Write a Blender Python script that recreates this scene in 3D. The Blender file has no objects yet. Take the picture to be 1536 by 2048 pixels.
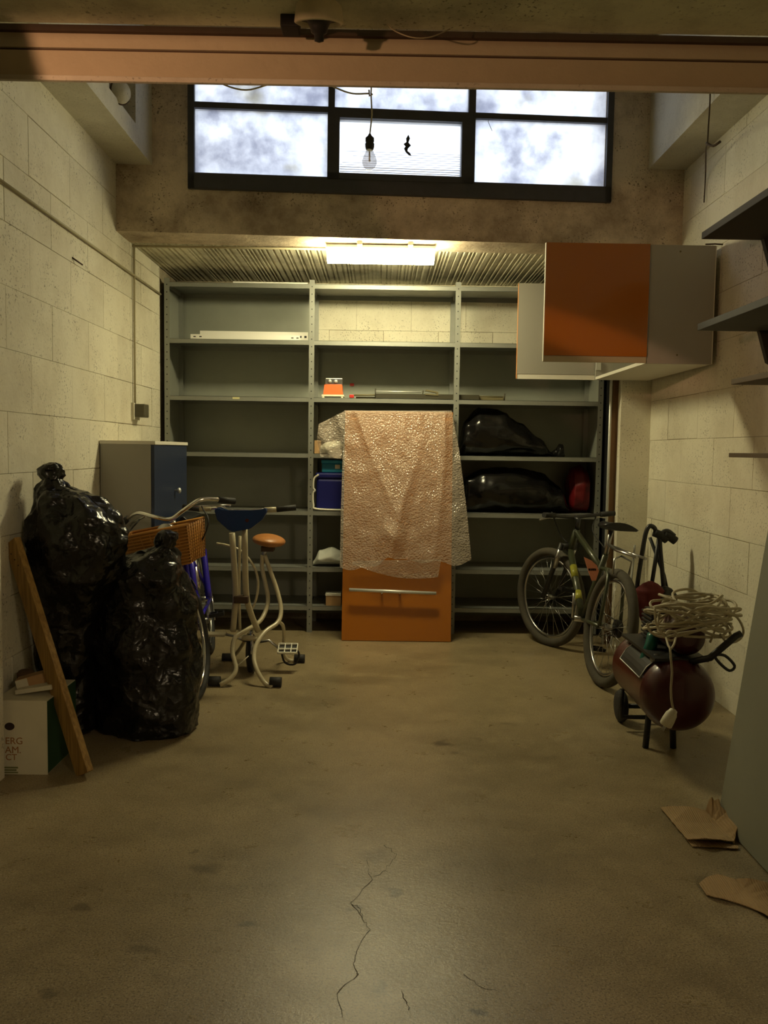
import bpy, bmesh, math, random
from mathutils import Vector, Matrix, noise
from math import sin, cos, pi, radians

scene = bpy.context.scene
C = scene.collection
random.seed(7)

# ------------------------------------------------------------------ camera
F = 1716.0          # focal length in pixels of the 1536x2048 frame
H = 1.265           # camera height
ROLL = 0.0145
VP = (760.0, 901.0) # where the depth direction vanishes
yc = Vector((VP[0] - 768, 1024 - VP[1], -F)).normalized()
xc = Vector((cos(ROLL), -sin(ROLL), 0.0))
xc = (xc - yc * xc.dot(yc)).normalized()
zc = xc.cross(yc)
W2C = Matrix((xc, yc, zc)).transposed()
cam_d = bpy.data.cameras.new('camera')
cam = bpy.data.objects.new('camera', cam_d)
C.objects.link(cam)
cam_d.sensor_fit = 'HORIZONTAL'
cam_d.sensor_width = 36.0
cam_d.lens = 36.0 * F / 1536.0
cam_d.clip_start = 0.02
M4 = W2C.transposed().to_4x4()
M4.translation = Vector((0, 0, H))
cam.matrix_world = M4
scene.camera = cam


def ray(x, y):
    return W2C.transposed() @ Vector((x - 768, 1024 - y, -F))


def P(x, y, Y):
    d = ray(x, y)
    return Vector((0, 0, H)) + d * (Y / d.y)


def G(x, y, z=0.0):
    d = ray(x, y)
    return Vector((0, 0, H)) + d * ((z - H) / d.z)


def PX(x, y, X):
    d = ray(x, y)
    return Vector((0, 0, H)) + d * (X / d.x)


# ------------------------------------------------------------------ world, view
scene.view_settings.view_transform = 'Standard'
scene.view_settings.look = 'None'
scene.view_settings.exposure = 0.0
scene.view_settings.gamma = 1.0
scene.view_settings.use_curve_mapping = False
w = bpy.data.worlds.new('overcast_sky')
scene.world = w
w.use_nodes = True
w.node_tree.nodes['Background'].inputs[0].default_value = (0.86, 0.93, 1.0, 1)
w.node_tree.nodes['Background'].inputs[1].default_value = 3.0

# the ceiling tube and an added outside batten are emissive meshes (ceiling_lamp, unseen_fill_batten below); one small warm lamp stands outside on the left
TUBE = 98.0
OUT = 66.0


def spot(name, loc, target, energy, col, deg, blend, size=0.02, scale=None, roll=0.0):
    L = bpy.data.lights.new(name, 'SPOT')
    o = bpy.data.objects.new(name, L)
    C.objects.link(o)
    L.energy, L.color, L.spot_size, L.spot_blend, L.shadow_soft_size = energy, col, radians(deg), blend, size
    q = (Vector(target) - Vector(loc)).to_track_quat('-Z', 'Y')
    M = Matrix.Translation(loc) @ q.to_matrix().to_4x4() @ Matrix.Rotation(radians(roll), 4, 'Z')
    if scale:
        M = M @ Matrix.Diagonal((*scale, 1))
    o.matrix_world = M
    return o


spot('outside_warm_lamp', (-1.15, 1.2, 1.95), (0.25, 2.25, 2.65), 36, (1.0, 0.52, 0.28), 75.6, 0.05)
spot('door_band_spot', (-1.2, 0.4, 2.05), (1.10, 4.46, 1.84), 190, (1.0, 0.55, 0.33), 15, 0.9, 0.02, (1.0, 0.2, 1.0), -20)  # added spot, squeezed flat to lay a soft light band on the orange door


# ------------------------------------------------------------------ materials
MATS = {}


def mat(name, col, rough=0.6, metal=0.0, spec=0.5, bump=0.0, bscale=40.0, var=0.0, vscale=6.0, dark=None, coat=0.0, emit=None, dirt=0.0):
    m = bpy.data.materials.new(name)
    m.use_nodes = True
    nt = m.node_tree
    b = nt.nodes['Principled BSDF']
    b.inputs['Base Color'].default_value = (*col, 1)
    b.inputs['Roughness'].default_value = rough
    b.inputs['Metallic'].default_value = metal
    b.inputs['Specular IOR Level'].default_value = spec
    b.inputs['Coat Weight'].default_value = coat
    tc = nt.nodes.new('ShaderNodeTexCoord')
    if var > 0:
        n = nt.nodes.new('ShaderNodeTexNoise')
        n.inputs['Scale'].default_value = vscale
        n.inputs['Detail'].default_value = 8
        n.inputs['Roughness'].default_value = 0.65
        nt.links.new(tc.outputs['Object'], n.inputs['Vector'])
        r = nt.nodes.new('ShaderNodeValToRGB')
        d = dark or tuple(c * 0.5 for c in col)
        r.color_ramp.elements[0].position = 0.5 - 0.28
        r.color_ramp.elements[1].position = 0.5 + 0.2
        r.color_ramp.elements[0].color = tuple(c * (1 - var) + dd * var for c, dd in zip(col, d)) + (1,)
        r.color_ramp.elements[1].color = (*col, 1)
        nt.links.new(n.outputs['Fac'], r.inputs['Fac'])
        nt.links.new(r.outputs['Color'], b.inputs['Base Color'])
    if bump > 0:
        n2 = nt.nodes.new('ShaderNodeTexNoise')
        n2.inputs['Scale'].default_value = bscale
        n2.inputs['Detail'].default_value = 4
        nt.links.new(tc.outputs['Object'], n2.inputs['Vector'])
        bp = nt.nodes.new('ShaderNodeBump')
        bp.inputs['Strength'].default_value = bump
        bp.inputs['Distance'].default_value = 0.004
        nt.links.new(n2.outputs['Fac'], bp.inputs['Height'])
        nt.links.new(bp.outputs['Normal'], b.inputs['Normal'])
    if emit:
        b.inputs['Emission Color'].default_value = (*emit[0], 1)
        b.inputs['Emission Strength'].default_value = emit[1]
    MATS[name] = m
    return m


def N(nt, kind, **kw):
    n = nt.nodes.new(kind)
    for k, v in kw.items():
        setattr(n, k, v)
    return n


def mixc(nt, a, b, fac, mode='MIX'):
    n = nt.nodes.new('ShaderNodeMix')
    n.data_type = 'RGBA'
    n.blend_type = mode
    for s, v in ((n.inputs[0], fac), (n.inputs[6], a), (n.inputs[7], b)):
        if hasattr(v, 'links'):
            nt.links.new(v, s)
        else:
            s.default_value = v if not isinstance(v, tuple) else (*v, 1)
    return n.outputs[2]


def ramp(nt, src, stops):
    r = nt.nodes.new('ShaderNodeValToRGB')
    e = r.color_ramp.elements
    while len(e) < len(stops):
        e.new(0.5)
    for i, (p, c) in enumerate(stops):
        e[i].position = p
        e[i].color = (c, c, c, 1) if not isinstance(c, tuple) else (*c, 1)
    nt.links.new(src, r.inputs['Fac'])
    return r.outputs['Color']


def painted_block(name, col, stain, pores=0.6, rough=0.85, stain_amt=0.5, bump=0.6, per_object=0.0):
    """painted porous concrete: world-space noise, pin holes, stains"""
    m = bpy.data.materials.new(name)
    m.use_nodes = True
    nt = m.node_tree
    b = nt.nodes['Principled BSDF']
    b.inputs['Roughness'].default_value = rough
    b.inputs['Specular IOR Level'].default_value = 0.25
    geo = N(nt, 'ShaderNodeNewGeometry')
    n1 = N(nt, 'ShaderNodeTexNoise')
    n1.inputs['Scale'].default_value = 2.2
    n1.inputs['Detail'].default_value = 7
    n1.inputs['Roughness'].default_value = 0.7
    nt.links.new(geo.outputs['Position'], n1.inputs['Vector'])
    f1 = ramp(nt, n1.outputs['Fac'], [(0.42, 0.0), (0.7, stain_amt)])
    c = mixc(nt, col, stain, f1)
    n2 = N(nt, 'ShaderNodeTexNoise')
    n2.inputs['Scale'].default_value = 95
    n2.inputs['Detail'].default_value = 3
    nt.links.new(geo.outputs['Position'], n2.inputs['Vector'])
    n3 = N(nt, 'ShaderNodeTexNoise')
    n3.inputs['Scale'].default_value = 5.5
    n3.inputs['Detail'].default_value = 3
    nt.links.new(geo.outputs['Position'], n3.inputs['Vector'])
    area = ramp(nt, n3.outputs['Fac'], [(0.42, 0.15), (0.62, 1.0)])
    pin = ramp(nt, n2.outputs['Fac'], [(0.60, 0.0), (0.66, pores)])
    mm = N(nt, 'ShaderNodeMath', operation='MULTIPLY')
    nt.links.new(area, mm.inputs[0])
    nt.links.new(pin, mm.inputs[1])
    c = mixc(nt, c, tuple(x * 0.35 for x in stain), mm.outputs[0])
    if per_object:
        oi = N(nt, 'ShaderNodeObjectInfo')
        v = ramp(nt, oi.outputs['Random'], [(0.0, 1.0 - per_object), (1.0, 1.0)])
        c = mixc(nt, c, v, 1.0, 'MULTIPLY')
    nt.links.new(c, b.inputs['Base Color'])
    bp = N(nt, 'ShaderNodeBump')
    bp.inputs['Strength'].default_value = bump
    bp.inputs['Distance'].default_value = 0.003
    n4 = N(nt, 'ShaderNodeTexNoise')
    n4.inputs['Scale'].default_value = 60
    n4.inputs['Detail'].default_value = 6
    nt.links.new(geo.outputs['Position'], n4.inputs['Vector'])
    nt.links.new(n4.outputs['Fac'], bp.inputs['Height'])
    nt.links.new(bp.outputs['Normal'], b.inputs['Normal'])
    MATS[name] = m
    return m


painted_block('wall_paint', (0.76, 0.72, 0.58), (0.50, 0.44, 0.32), per_object=0.10, stain_amt=0.55, pores=0.75)
painted_block('mortar', (0.42, 0.36, 0.25), (0.10, 0.07, 0.04), stain_amt=0.9)
painted_block('raw_concrete', (0.66, 0.55, 0.41), (0.20, 0.145, 0.095), stain_amt=1.0, pores=0.8, bump=0.9)
painted_block('ledge_paint', (0.60, 0.57, 0.46), (0.28, 0.24, 0.17), stain_amt=0.5, pores=0.5)
painted_block('lintel_concrete', (0.72, 0.74, 0.54), (0.17, 0.16, 0.11), stain_amt=0.7, pores=0.7)
painted_block('rib_concrete', (0.66, 0.62, 0.47), (0.20, 0.18, 0.12), stain_amt=0.85, pores=0.4)
painted_block('outside_plaster', (0.35, 0.31, 0.24), (0.22, 0.18, 0.13))
mat('steel_shelf', (0.26, 0.265, 0.235), 0.42, 0.35, var=0.25, vscale=9, bump=0.1, bscale=200)
mat('steel_panel', (0.31, 0.32, 0.27), 0.5, 0.3, var=0.3, vscale=4)
mat('galvanised', (0.62, 0.63, 0.60), 0.4, 0.5)
mat('white_metal', (0.80, 0.78, 0.72), 0.4)
mat('chrome', (0.75, 0.75, 0.75), 0.12, 1.0)
mat('dull_chrome', (0.45, 0.45, 0.45), 0.28, 1.0)
mat('black_rubber', (0.018, 0.017, 0.016), 0.7, var=0.4, vscale=20)
mat('dusty_rubber', (0.07, 0.06, 0.04), 0.85, var=0.7, vscale=18, dark=(0.03, 0.026, 0.02))
mat('black_plastic', (0.014, 0.014, 0.014), 0.35)
mat('black_paint', (0.02, 0.02, 0.022), 0.35)
mat('door_orange', (0.36, 0.115, 0.006), 0.25, spec=0.55, coat=0.25)
mat('laminate_grey', (0.33, 0.315, 0.27), 0.5, var=0.12, vscale=3)
mat('laminate_light', (0.68, 0.65, 0.56), 0.5)
mat('orange_edge', (0.60, 0.27, 0.10), 0.5)
mat('navy', (0.020, 0.030, 0.065), 0.35)
mat('shelf_wood_dark', (0.030, 0.020, 0.010), 0.75, var=0.6, vscale=12)
mat('shelf_wood_grey', (0.045, 0.044, 0.036), 0.7, var=0.5, vscale=12)
mat('shelf_wood_brown', (0.10, 0.06, 0.02), 0.7, var=0.4, vscale=12)
mat('window_iron', (0.05, 0.05, 0.056), 0.6, var=0.5, vscale=20, bump=0.5)
mat('conduit', (0.40, 0.35, 0.22), 0.6)
mat('switch_brown', (0.09, 0.08, 0.05), 0.5)
mat('cream_enamel', (0.50, 0.44, 0.29), 0.32, var=0.35, vscale=25, coat=0.3)
mat('tan_leather', (0.42, 0.17, 0.045), 0.38, bump=0.3, bscale=120, var=0.4)
mat('blue_plastic', (0.008, 0.035, 0.13), 0.3)
mat('bike_blue', (0.02, 0.012, 0.32), 0.25, coat=0.6)
mat('bike_green', (0.045, 0.052, 0.024), 0.4, var=0.6, vscale=30, coat=0.3)
mat('bike_yellow', (0.30, 0.29, 0.03), 0.4)
mat('basket_orange', (0.40, 0.17, 0.025), 0.5)
mat('cooler_blue', (0.006, 0.010, 0.14), 0.4)
mat('cooler_white', (0.80, 0.78, 0.66), 0.4)
mat('teal', (0.01, 0.19, 0.30), 0.5)
mat('cyan_light', (0.04, 0.36, 0.55), 0.5)
mat('signal_orange', (0.95, 0.16, 0.045), 0.4)
mat('tag_orange', (1.0, 0.42, 0.28), 0.5, emit=None)
mat('tank_red', (0.06, 0.004, 0.003), 0.35, var=0.4, vscale=8, coat=0.2)
mat('bag_red', (0.13, 0.004, 0.006), 0.5, bump=0.6, bscale=25)
mat('stroller_red', (0.12, 0.012, 0.01), 0.8)
mat('machine_green', (0.004, 0.11, 0.085), 0.3)
mat('machine_dark', (0.015, 0.014, 0.012), 0.5, var=0.5)
mat('cord_cream', (0.50, 0.44, 0.30), 0.6)
mat('plug_white', (0.72, 0.68, 0.52), 0.45)
mat('carton', (0.42, 0.25, 0.11), 0.85, var=0.3, vscale=10)
mat('carton_dark', (0.10, 0.055, 0.025), 0.9, var=0.5, vscale=10)
mat('carton_white', (0.62, 0.58, 0.43), 0.7, var=0.2, vscale=10)
mat('carton_green', (0.012, 0.05, 0.015), 0.7)
mat('print_dark', (0.03, 0.015, 0.01), 0.8)
mat('print_brown', (0.30, 0.13, 0.04), 0.8)
mat('print_green', (0.16, 0.17, 0.06), 0.8)
mat('cloth_white', (0.55, 0.56, 0.50), 0.8, bump=0.5, bscale=30)
mat('foil_white', (0.62, 0.60, 0.48), 0.25, bump=1.0, bscale=90)
mat('salmon_paint', (0.47, 0.40, 0.27), 0.5, var=0.2, vscale=14, bump=0.25, bscale=60)
mat('rust_dark', (0.07, 0.04, 0.02), 0.8, var=0.5, vscale=20)
mat('grey_board', (0.30, 0.30, 0.23), 0.6, var=0.25, vscale=4)
mat('ceramic', (0.82, 0.76, 0.52), 0.35, var=0.5, vscale=18)
mat('wood_board_brown', (0.13, 0.065, 0.02), 0.7, var=0.4)
mat('red_plastic', (0.45, 0.02, 0.015), 0.4)
mat('yellow_label', (0.65, 0.60, 0.32), 0.6)
mat('tool_dark', (0.035, 0.03, 0.014), 0.5, var=0.5, vscale=30)
mat('tool_olive', (0.12, 0.10, 0.045), 0.5)
mat('crack_dark', (0.05, 0.038, 0.022), 0.9)
mat('tube_glow', (1, 1, 1), 0.5, emit=((1.0, 0.90, 0.52), TUBE))
mat('outside_glow', (1, 1, 1), 0.5, emit=((1.0, 0.80, 0.50), OUT))

# plank wood with grain
m = mat('plank_wood', (0.34, 0.18, 0.055), 0.6)
nt = m.node_tree
tc = N(nt, 'ShaderNodeTexCoord')
mp = N(nt, 'ShaderNodeMapping')
mp.inputs['Scale'].default_value = (30, 30, 2)
nz = N(nt, 'ShaderNodeTexNoise')
nz.inputs['Scale'].default_value = 3
nz.inputs['Detail'].default_value = 6
nt.links.new(tc.outputs['Object'], mp.inputs['Vector'])
nt.links.new(mp.outputs[0], nz.inputs['Vector'])
col = mixc(nt, (0.36, 0.215, 0.055), (0.22, 0.125, 0.03), ramp(nt, nz.outputs['Fac'], [(0.4, 0.0), (0.62, 1.0)]))
nt.links.new(col, nt.nodes['Principled BSDF'].inputs['Base Color'])

# shiny black bin-liner film
m = mat('bin_liner', (0.006, 0.0055, 0.005), 0.24, spec=0.45)
nt = m.node_tree
b = nt.nodes['Principled BSDF']
geo = N(nt, 'ShaderNodeNewGeometry')
wn_ = N(nt, 'ShaderNodeTexNoise')
wn_.inputs['Scale'].default_value = 9
wn_.inputs['Detail'].default_value = 3
nt.links.new(geo.outputs['Position'], wn_.inputs['Vector'])
wa = N(nt, 'ShaderNodeVectorMath', operation='MULTIPLY_ADD')
wa.inputs[1].default_value = (.11, .11, .11)
nt.links.new(wn_.outputs['Color'], wa.inputs[0])
nt.links.new(geo.outputs['Position'], wa.inputs[2])
hs = []
for sc_n, am in ((9, 1.0), (23, .45)):
    v1 = N(nt, 'ShaderNodeTexVoronoi')
    v1.inputs['Scale'].default_value = sc_n
    nt.links.new(wa.outputs[0], v1.inputs['Vector'])
    mu = N(nt, 'ShaderNodeMath', operation='MULTIPLY')
    mu.inputs[1].default_value = am
    nt.links.new(v1.outputs['Distance'], mu.inputs[0])
    hs.append(mu)
ad = N(nt, 'ShaderNodeMath', operation='ADD')
nt.links.new(hs[0].outputs[0], ad.inputs[0])
nt.links.new(hs[1].outputs[0], ad.inputs[1])
bp = N(nt, 'ShaderNodeBump')
bp.inputs['Strength'].default_value = 0.75
bp.inputs['Distance'].default_value = 0.020
nt.links.new(ad.outputs[0], bp.inputs['Height'])
nt.links.new(bp.outputs['Normal'], b.inputs['Normal'])

mat('film_smooth', (0.006, 0.0055, 0.005), 0.2, spec=0.5, bump=0.5, bscale=14)
# bubble wrap
m = bpy.data.materials.new('bubble_wrap')
m.use_nodes = True
MATS['bubble_wrap'] = m
nt = m.node_tree
b = nt.nodes['Principled BSDF']
b.inputs['Base Color'].default_value = (0.52, 0.43, 0.34, 1)
b.inputs['Roughness'].default_value = 0.17
b.inputs['Alpha'].default_value = 0.46
b.inputs['Specular IOR Level'].default_value = 0.8
geo = N(nt, 'ShaderNodeNewGeometry')
vo = N(nt, 'ShaderNodeTexVoronoi')
vo.inputs['Scale'].default_value = 85
nt.links.new(geo.outputs['Position'], vo.inputs['Vector'])
bp = N(nt, 'ShaderNodeBump')
bp.inputs['Strength'].default_value = 0.8
bp.inputs['Distance'].default_value = 0.007
bp.invert = True
nt.links.new(vo.outputs['Distance'], bp.inputs['Height'])
nt.links.new(bp.outputs['Normal'], b.inputs['Normal'])


# window glass: frosted, dirty
def glass(name, clear, dirt_amt, seed):
    m = bpy.data.materials.new(name)
    m.use_nodes = True
    nt = m.node_tree
    nt.nodes.remove(nt.nodes['Principled BSDF'])
    out = nt.nodes['Material Output']
    geo = N(nt, 'ShaderNodeNewGeometry')
    add = N(nt, 'ShaderNodeVectorMath', operation='ADD')
    add.inputs[1].default_value = (seed, 0, seed * 2)
    nt.links.new(geo.outputs['Position'], add.inputs[0])
    n1 = N(nt, 'ShaderNodeTexNoise')
    n1.inputs['Scale'].default_value = 4.2
    n1.inputs['Detail'].default_value = 6
    n1.inputs['Roughness'].default_value = 0.6
    nt.links.new(add.outputs[0], n1.inputs['Vector'])
    f = ramp(nt, n1.outputs['Fac'], [(0.42, 0.0), (0.66, dirt_amt)])
    n2 = N(nt, 'ShaderNodeTexNoise')
    n2.inputs['Scale'].default_value = 3.0
    n2.inputs['Detail'].default_value = 4
    nt.links.new(add.outputs[0], n2.inputs['Vector'])
    f2 = ramp(nt, n2.outputs['Fac'], [(0.58, 0.0), (0.75, dirt_amt * 0.8)])
    c = mixc(nt, (0.93, 0.95, 1.0), (0.34, 0.35, 0.44), f)
    c = mixc(nt, c, (0.38, 0.33, 0.15), f2)
    tr = N(nt, 'ShaderNodeBsdfTranslucent')
    nt.links.new(c, tr.inputs['Color'])
    tp = N(nt, 'ShaderNodeBsdfTransparent')
    nt.links.new(c, tp.inputs['Color'])
    mx = N(nt, 'ShaderNodeMixShader')
    mx.inputs[0].default_value = clear
    nt.links.new(tr.outputs[0], mx.inputs[1])
    nt.links.new(tp.outputs[0], mx.inputs[2])
    nt.links.new(mx.outputs[0], out.inputs['Surface'])
    MATS[name] = m


glass('frosted_glass', 0.25, 0.72, 3.1)
glass('bright_glass', 0.6, 0.05, 9.0)
m = bpy.data.materials.new('bulb_glass')
m.use_nodes = True
b = m.node_tree.nodes['Principled BSDF']
b.inputs['Base Color'].default_value = (0.80, 0.80, 0.82, 1)
b.inputs['Roughness'].default_value = 0.08
b.inputs['Alpha'].default_value = 0.45
MATS['bulb_glass'] = m

# floor
m = bpy.data.materials.new('floor_concrete')
m.use_nodes = True
MATS['floor_concrete'] = m
nt = m.node_tree
b = nt.nodes['Principled BSDF']
geo = N(nt, 'ShaderNodeNewGeometry')


def noise_node(scale, detail=6, rough=0.6, dist=0.0):
    n = N(nt, 'ShaderNodeTexNoise')
    n.inputs['Scale'].default_value = scale
    n.inputs['Detail'].default_value = detail
    n.inputs['Roughness'].default_value = rough
    n.inputs['Distortion'].default_value = dist
    nt.links.new(geo.outputs['Position'], n.inputs['Vector'])
    return n.outputs['Fac']


c = mixc(nt, (0.335, 0.262, 0.148), (0.195, 0.150, 0.080), ramp(nt, noise_node(1.6, 8, 0.7), [(0.38, 0.0), (0.66, 1.0)]))
c = mixc(nt, c, (0.46, 0.37, 0.215), ramp(nt, noise_node(3.3, 8, 0.75), [(0.5, 0.0), (0.75, 0.6)]))
c = mixc(nt, c, (0.09, 0.065, 0.035), ramp(nt, noise_node(170, 3, 0.6), [(0.50, 0.0), (0.62, 0.7)]))
c = mixc(nt, c, (0.12, 0.09, 0.045), ramp(nt, noise_node(9, 8, 0.8), [(0.55, 0.0), (0.75, 0.6)]))
c = mixc(nt, c, (0.62, 0.56, 0.42), ramp(nt, noise_node(240, 2, 0.5), [(0.60, 0.0), (0.68, 0.5)]))
# oil stains with shapes of their own
sep = N(nt, 'ShaderNodeSeparateXYZ')
wob = N(nt, 'ShaderNodeTexNoise')
wob.inputs['Scale'].default_value = 14
wob.inputs['Detail'].default_value = 4
nt.links.new(geo.outputs['Position'], wob.inputs['Vector'])
sub = N(nt, 'ShaderNodeVectorMath', operation='MULTIPLY_ADD')
sub.inputs[1].default_value = (0.10, 0.10, 0.0)
nt.links.new(wob.outputs['Color'], sub.inputs[0])
nt.links.new(geo.outputs['Position'], sub.inputs[2])
STAINS = [(885, 1487, .055, .045, .8), (910, 1507, .025, .02, .6), (955, 1478, .03, .03, .35), (790, 1783, .03, .03, .75), (748, 1712, .07, .06, .45),
          (405, 1740, .05, .05, .5), (388, 1702, .025, .02, .5), (495, 1847, .035, .02, .6), (958, 2026, .028, .018, .95), (95, 1982, .02, .02, .5), (540, 1440, .12, .1, .25),
          (712, 1815, .04, .02, .5), (755, 1970, .018, .025, .6), (1015, 1447, .04, .03, .35), (1000, 1740, .3, .2, .3), (720, 1360, .3, .12, .3), (165, 1812, .03, .03, .5), (285, 1900, .04, .025, .4)]
for (px, py, rx, ry, a) in STAINS:
    g = G(px, py)
    dv = N(nt, 'ShaderNodeVectorMath', operation='SUBTRACT')
    dv.inputs[1].default_value = (g.x + .05, g.y + .05, 0)
    nt.links.new(sub.outputs[0], dv.inputs[0])
    sc = N(nt, 'ShaderNodeVectorMath', operation='MULTIPLY')
    sc.inputs[1].default_value = (1 / rx, 1 / ry, 0)
    nt.links.new(dv.outputs[0], sc.inputs[0])
    ln = N(nt, 'ShaderNodeVectorMath', operation='LENGTH')
    nt.links.new(sc.outputs[0], ln.inputs[0])
    c = mixc(nt, c, (0.055, 0.040, 0.018), ramp(nt, ln.outputs['Value'], [(0.45, a), (1.0, 0.0)]))
nt.links.new(c, b.inputs['Base Color'])
rr = N(nt, 'ShaderNodeMapRange')
rr.inputs[3].default_value = 0.20
rr.inputs[4].default_value = 0.40
nt.links.new(noise_node(7, 6, 0.7), rr.inputs[0])
nt.links.new(rr.outputs[0], b.inputs['Roughness'])
b.inputs['Specular IOR Level'].default_value = 0.42
bp = N(nt, 'ShaderNodeBump')
bp.inputs['Strength'].default_value = 0.45
bp.inputs['Distance'].default_value = 0.002
nt.links.new(noise_node(70, 6, 0.7), bp.inputs['Height'])
nt.links.new(bp.outputs['Normal'], b.inputs['Normal'])

# corrugated cardboard
m = mat('cardboard_torn', (0.44, 0.30, 0.15), 0.9, var=0.5, vscale=9, dark=(0.24, 0.15, 0.07))
nt = m.node_tree
tc = N(nt, 'ShaderNodeTexCoord')
wv = N(nt, 'ShaderNodeTexWave')
wv.inputs['Scale'].default_value = 45
wv.bands_direction = 'X'
nt.links.new(tc.outputs['Object'], wv.inputs['Vector'])
bp = N(nt, 'ShaderNodeBump')
bp.inputs['Strength'].default_value = 0.5
bp.inputs['Distance'].default_value = 0.003
nt.links.new(wv.outputs['Fac'], bp.inputs['Height'])
nt.links.new(bp.outputs['Normal'], nt.nodes['Principled BSDF'].inputs['Normal'])


# ------------------------------------------------------------------ mesh helpers
def box(bm, x0, x1, y0, y1, z0, z1, M=None, bev=0.0):
    r = bmesh.ops.create_cube(bm, size=1)
    vs = r['verts']
    bmesh.ops.scale(bm, vec=(abs(x1 - x0), abs(y1 - y0), abs(z1 - z0)), verts=vs)
    bmesh.ops.translate(bm, vec=((x0 + x1) / 2, (y0 + y1) / 2, (z0 + z1) / 2), verts=vs)
    if bev:
        es = list({e for v in vs for e in v.link_edges})
        rb = bmesh.ops.bevel(bm, geom=es, offset=bev, segments=2, affect='EDGES', profile=0.5)
        vs = list({v for f in rb['faces'] for v in f.verts} | {v for v in vs if v.is_valid})
    if M is not None:
        bmesh.ops.transform(bm, matrix=M, verts=[v for v in vs if v.is_valid])
    return vs


def smooth_path(pts, n=6, closed=False):
    pts = [Vector(p) for p in pts]
    if len(pts) < 3:
        return pts
    out = []
    L = len(pts)
    rng = range(L) if closed else range(L - 1)
    for i in rng:
        if closed:
            p0, p1, p2, p3 = pts[(i - 1) % L], pts[i], pts[(i + 1) % L], pts[(i + 2) % L]
        else:
            p1, p2 = pts[i], pts[i + 1]
            p0 = pts[i - 1] if i > 0 else p1 * 2 - p2
            p3 = pts[i + 2] if i + 2 < L else p2 * 2 - p1
        for k in range(n):
            t = k / n
            out.append(0.5 * ((2 * p1) + (p2 - p0) * t + (2 * p0 - 5 * p1 + 4 * p2 - p3) * t * t + (3 * p1 - p0 - 3 * p2 + p3) * t ** 3))
    if not closed:
        out.append(pts[-1])
    return out


def tube(bm, pts, r, seg=8, smooth=0, closed=False, r2=None, M=None):
    pts = [Vector(p) for p in pts]
    if smooth:
        pts = smooth_path(pts, smooth, closed)
    if M is not None:
        pts = [M @ p for p in pts]
    n = len(pts)
    rings = []
    prev = None
    for i, p in enumerate(pts):
        if closed:
            t = pts[(i + 1) % n] - pts[(i - 1) % n]
        else:
            t = pts[min(i + 1, n - 1)] - pts[max(i - 1, 0)]
        if t.length < 1e-9:
            t = Vector((0, 0, 1))
        t.normalize()
        if prev is None:
            a = Vector((0, 0, 1)) if abs(t.z) < 0.9 else Vector((1, 0, 0))
            u = t.cross(a).normalized()
        else:
            u = (prev - t * prev.dot(t))
            u = u.normalized() if u.length > 1e-6 else t.orthogonal().normalized()
        prev = u
        v = t.cross(u)
        rad = r if r2 is None else r + (r2 - r) * i / (n - 1)
        rings.append([bm.verts.new(p + (u * cos(a) + v * sin(a)) * rad) for a in [2 * pi * k / seg for k in range(seg)]])
    for i in range(n if closed else n - 1):
        A, B = rings[i], rings[(i + 1) % n]
        for k in range(seg):
            f = bm.faces.new((A[k], A[(k + 1) % seg], B[(k + 1) % seg], B[k]))
            f.smooth = True
    if not closed:
        bm.faces.new(list(reversed(rings[0])))
        bm.faces.new(rings[-1])


def lathe(bm, prof, seg=24, M=None, sx=1.0, sy=1.0):
    rings = []
    for (r, z) in prof:
        vs = []
        for k in range(seg):
            a = 2 * pi * k / seg
            p = Vector((r * cos(a) * sx, r * sin(a) * sy, z))
            vs.append(bm.verts.new(M @ p if M is not None else p))
        rings.append(vs)
    for A, B in zip(rings[:-1], rings[1:]):
        for k in range(seg):
            f = bm.faces.new((A[k], A[(k + 1) % seg], B[(k + 1) % seg], B[k]))
            f.smooth = True
    bm.faces.new(list(reversed(rings[0])))
    bm.faces.new(rings[-1])


def prism(bm, pts, d):
    """closed polygon pts (3D) extruded by vector d"""
    a = [bm.verts.new(Vector(p)) for p in pts]
    b2 = [bm.verts.new(Vector(p) + Vector(d)) for p in pts]
    n = len(pts)
    bm.faces.new(a)
    bm.faces.new(list(reversed(b2)))
    for i in range(n):
        bm.faces.new((a[i], b2[i], b2[(i + 1) % n], a[(i + 1) % n]))


def BM():
    return bmesh.new()


def base_of(o):
    return Vector(o.get('_base', (0, 0, 0)))


BASES = {}


def obj(name, bm, m, parent=None, smooth=False):
    """bm is given in world coordinates; a part is stored relative to its thing's base"""
    bmesh.ops.recalc_face_normals(bm, faces=bm.faces)
    me = bpy.data.meshes.new(name)
    if parent is None:
        xs = [v.co for v in bm.verts]
        lo = Vector((min(v.x for v in xs), min(v.y for v in xs), min(v.z for v in xs)))
        hi = Vector((max(v.x for v in xs), max(v.y for v in xs), max(v.z for v in xs)))
        base = Vector(((lo.x + hi.x) / 2, (lo.y + hi.y) / 2, lo.z))
    else:
        base = BASES[parent.name]
    bmesh.ops.translate(bm, vec=-base, verts=bm.verts)
    if smooth:
        for f in bm.faces:
            f.smooth = True
    bm.to_mesh(me)
    bm.free()
    o = bpy.data.objects.new(name, me)
    C.objects.link(o)
    if isinstance(m, str):
        m = MATS[m]
    me.materials.append(m)
    BASES[o.name] = base
    if parent is None:
        o.location = base
    else:
        o.parent = parent
    return o


def thing(name, label, cat, loc, group=None):
    o = bpy.data.objects.new(name, None)
    o.empty_display_size = 0.1
    C.objects.link(o)
    o.location = loc
    BASES[o.name] = Vector(loc)
    o['label'] = label
    o['category'] = cat
    if group:
        o['group'] = group
    return o


def tag(o, label, cat, group=None):
    o['label'] = label
    o['category'] = cat
    if group:
        o['group'] = group
    return o


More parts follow.
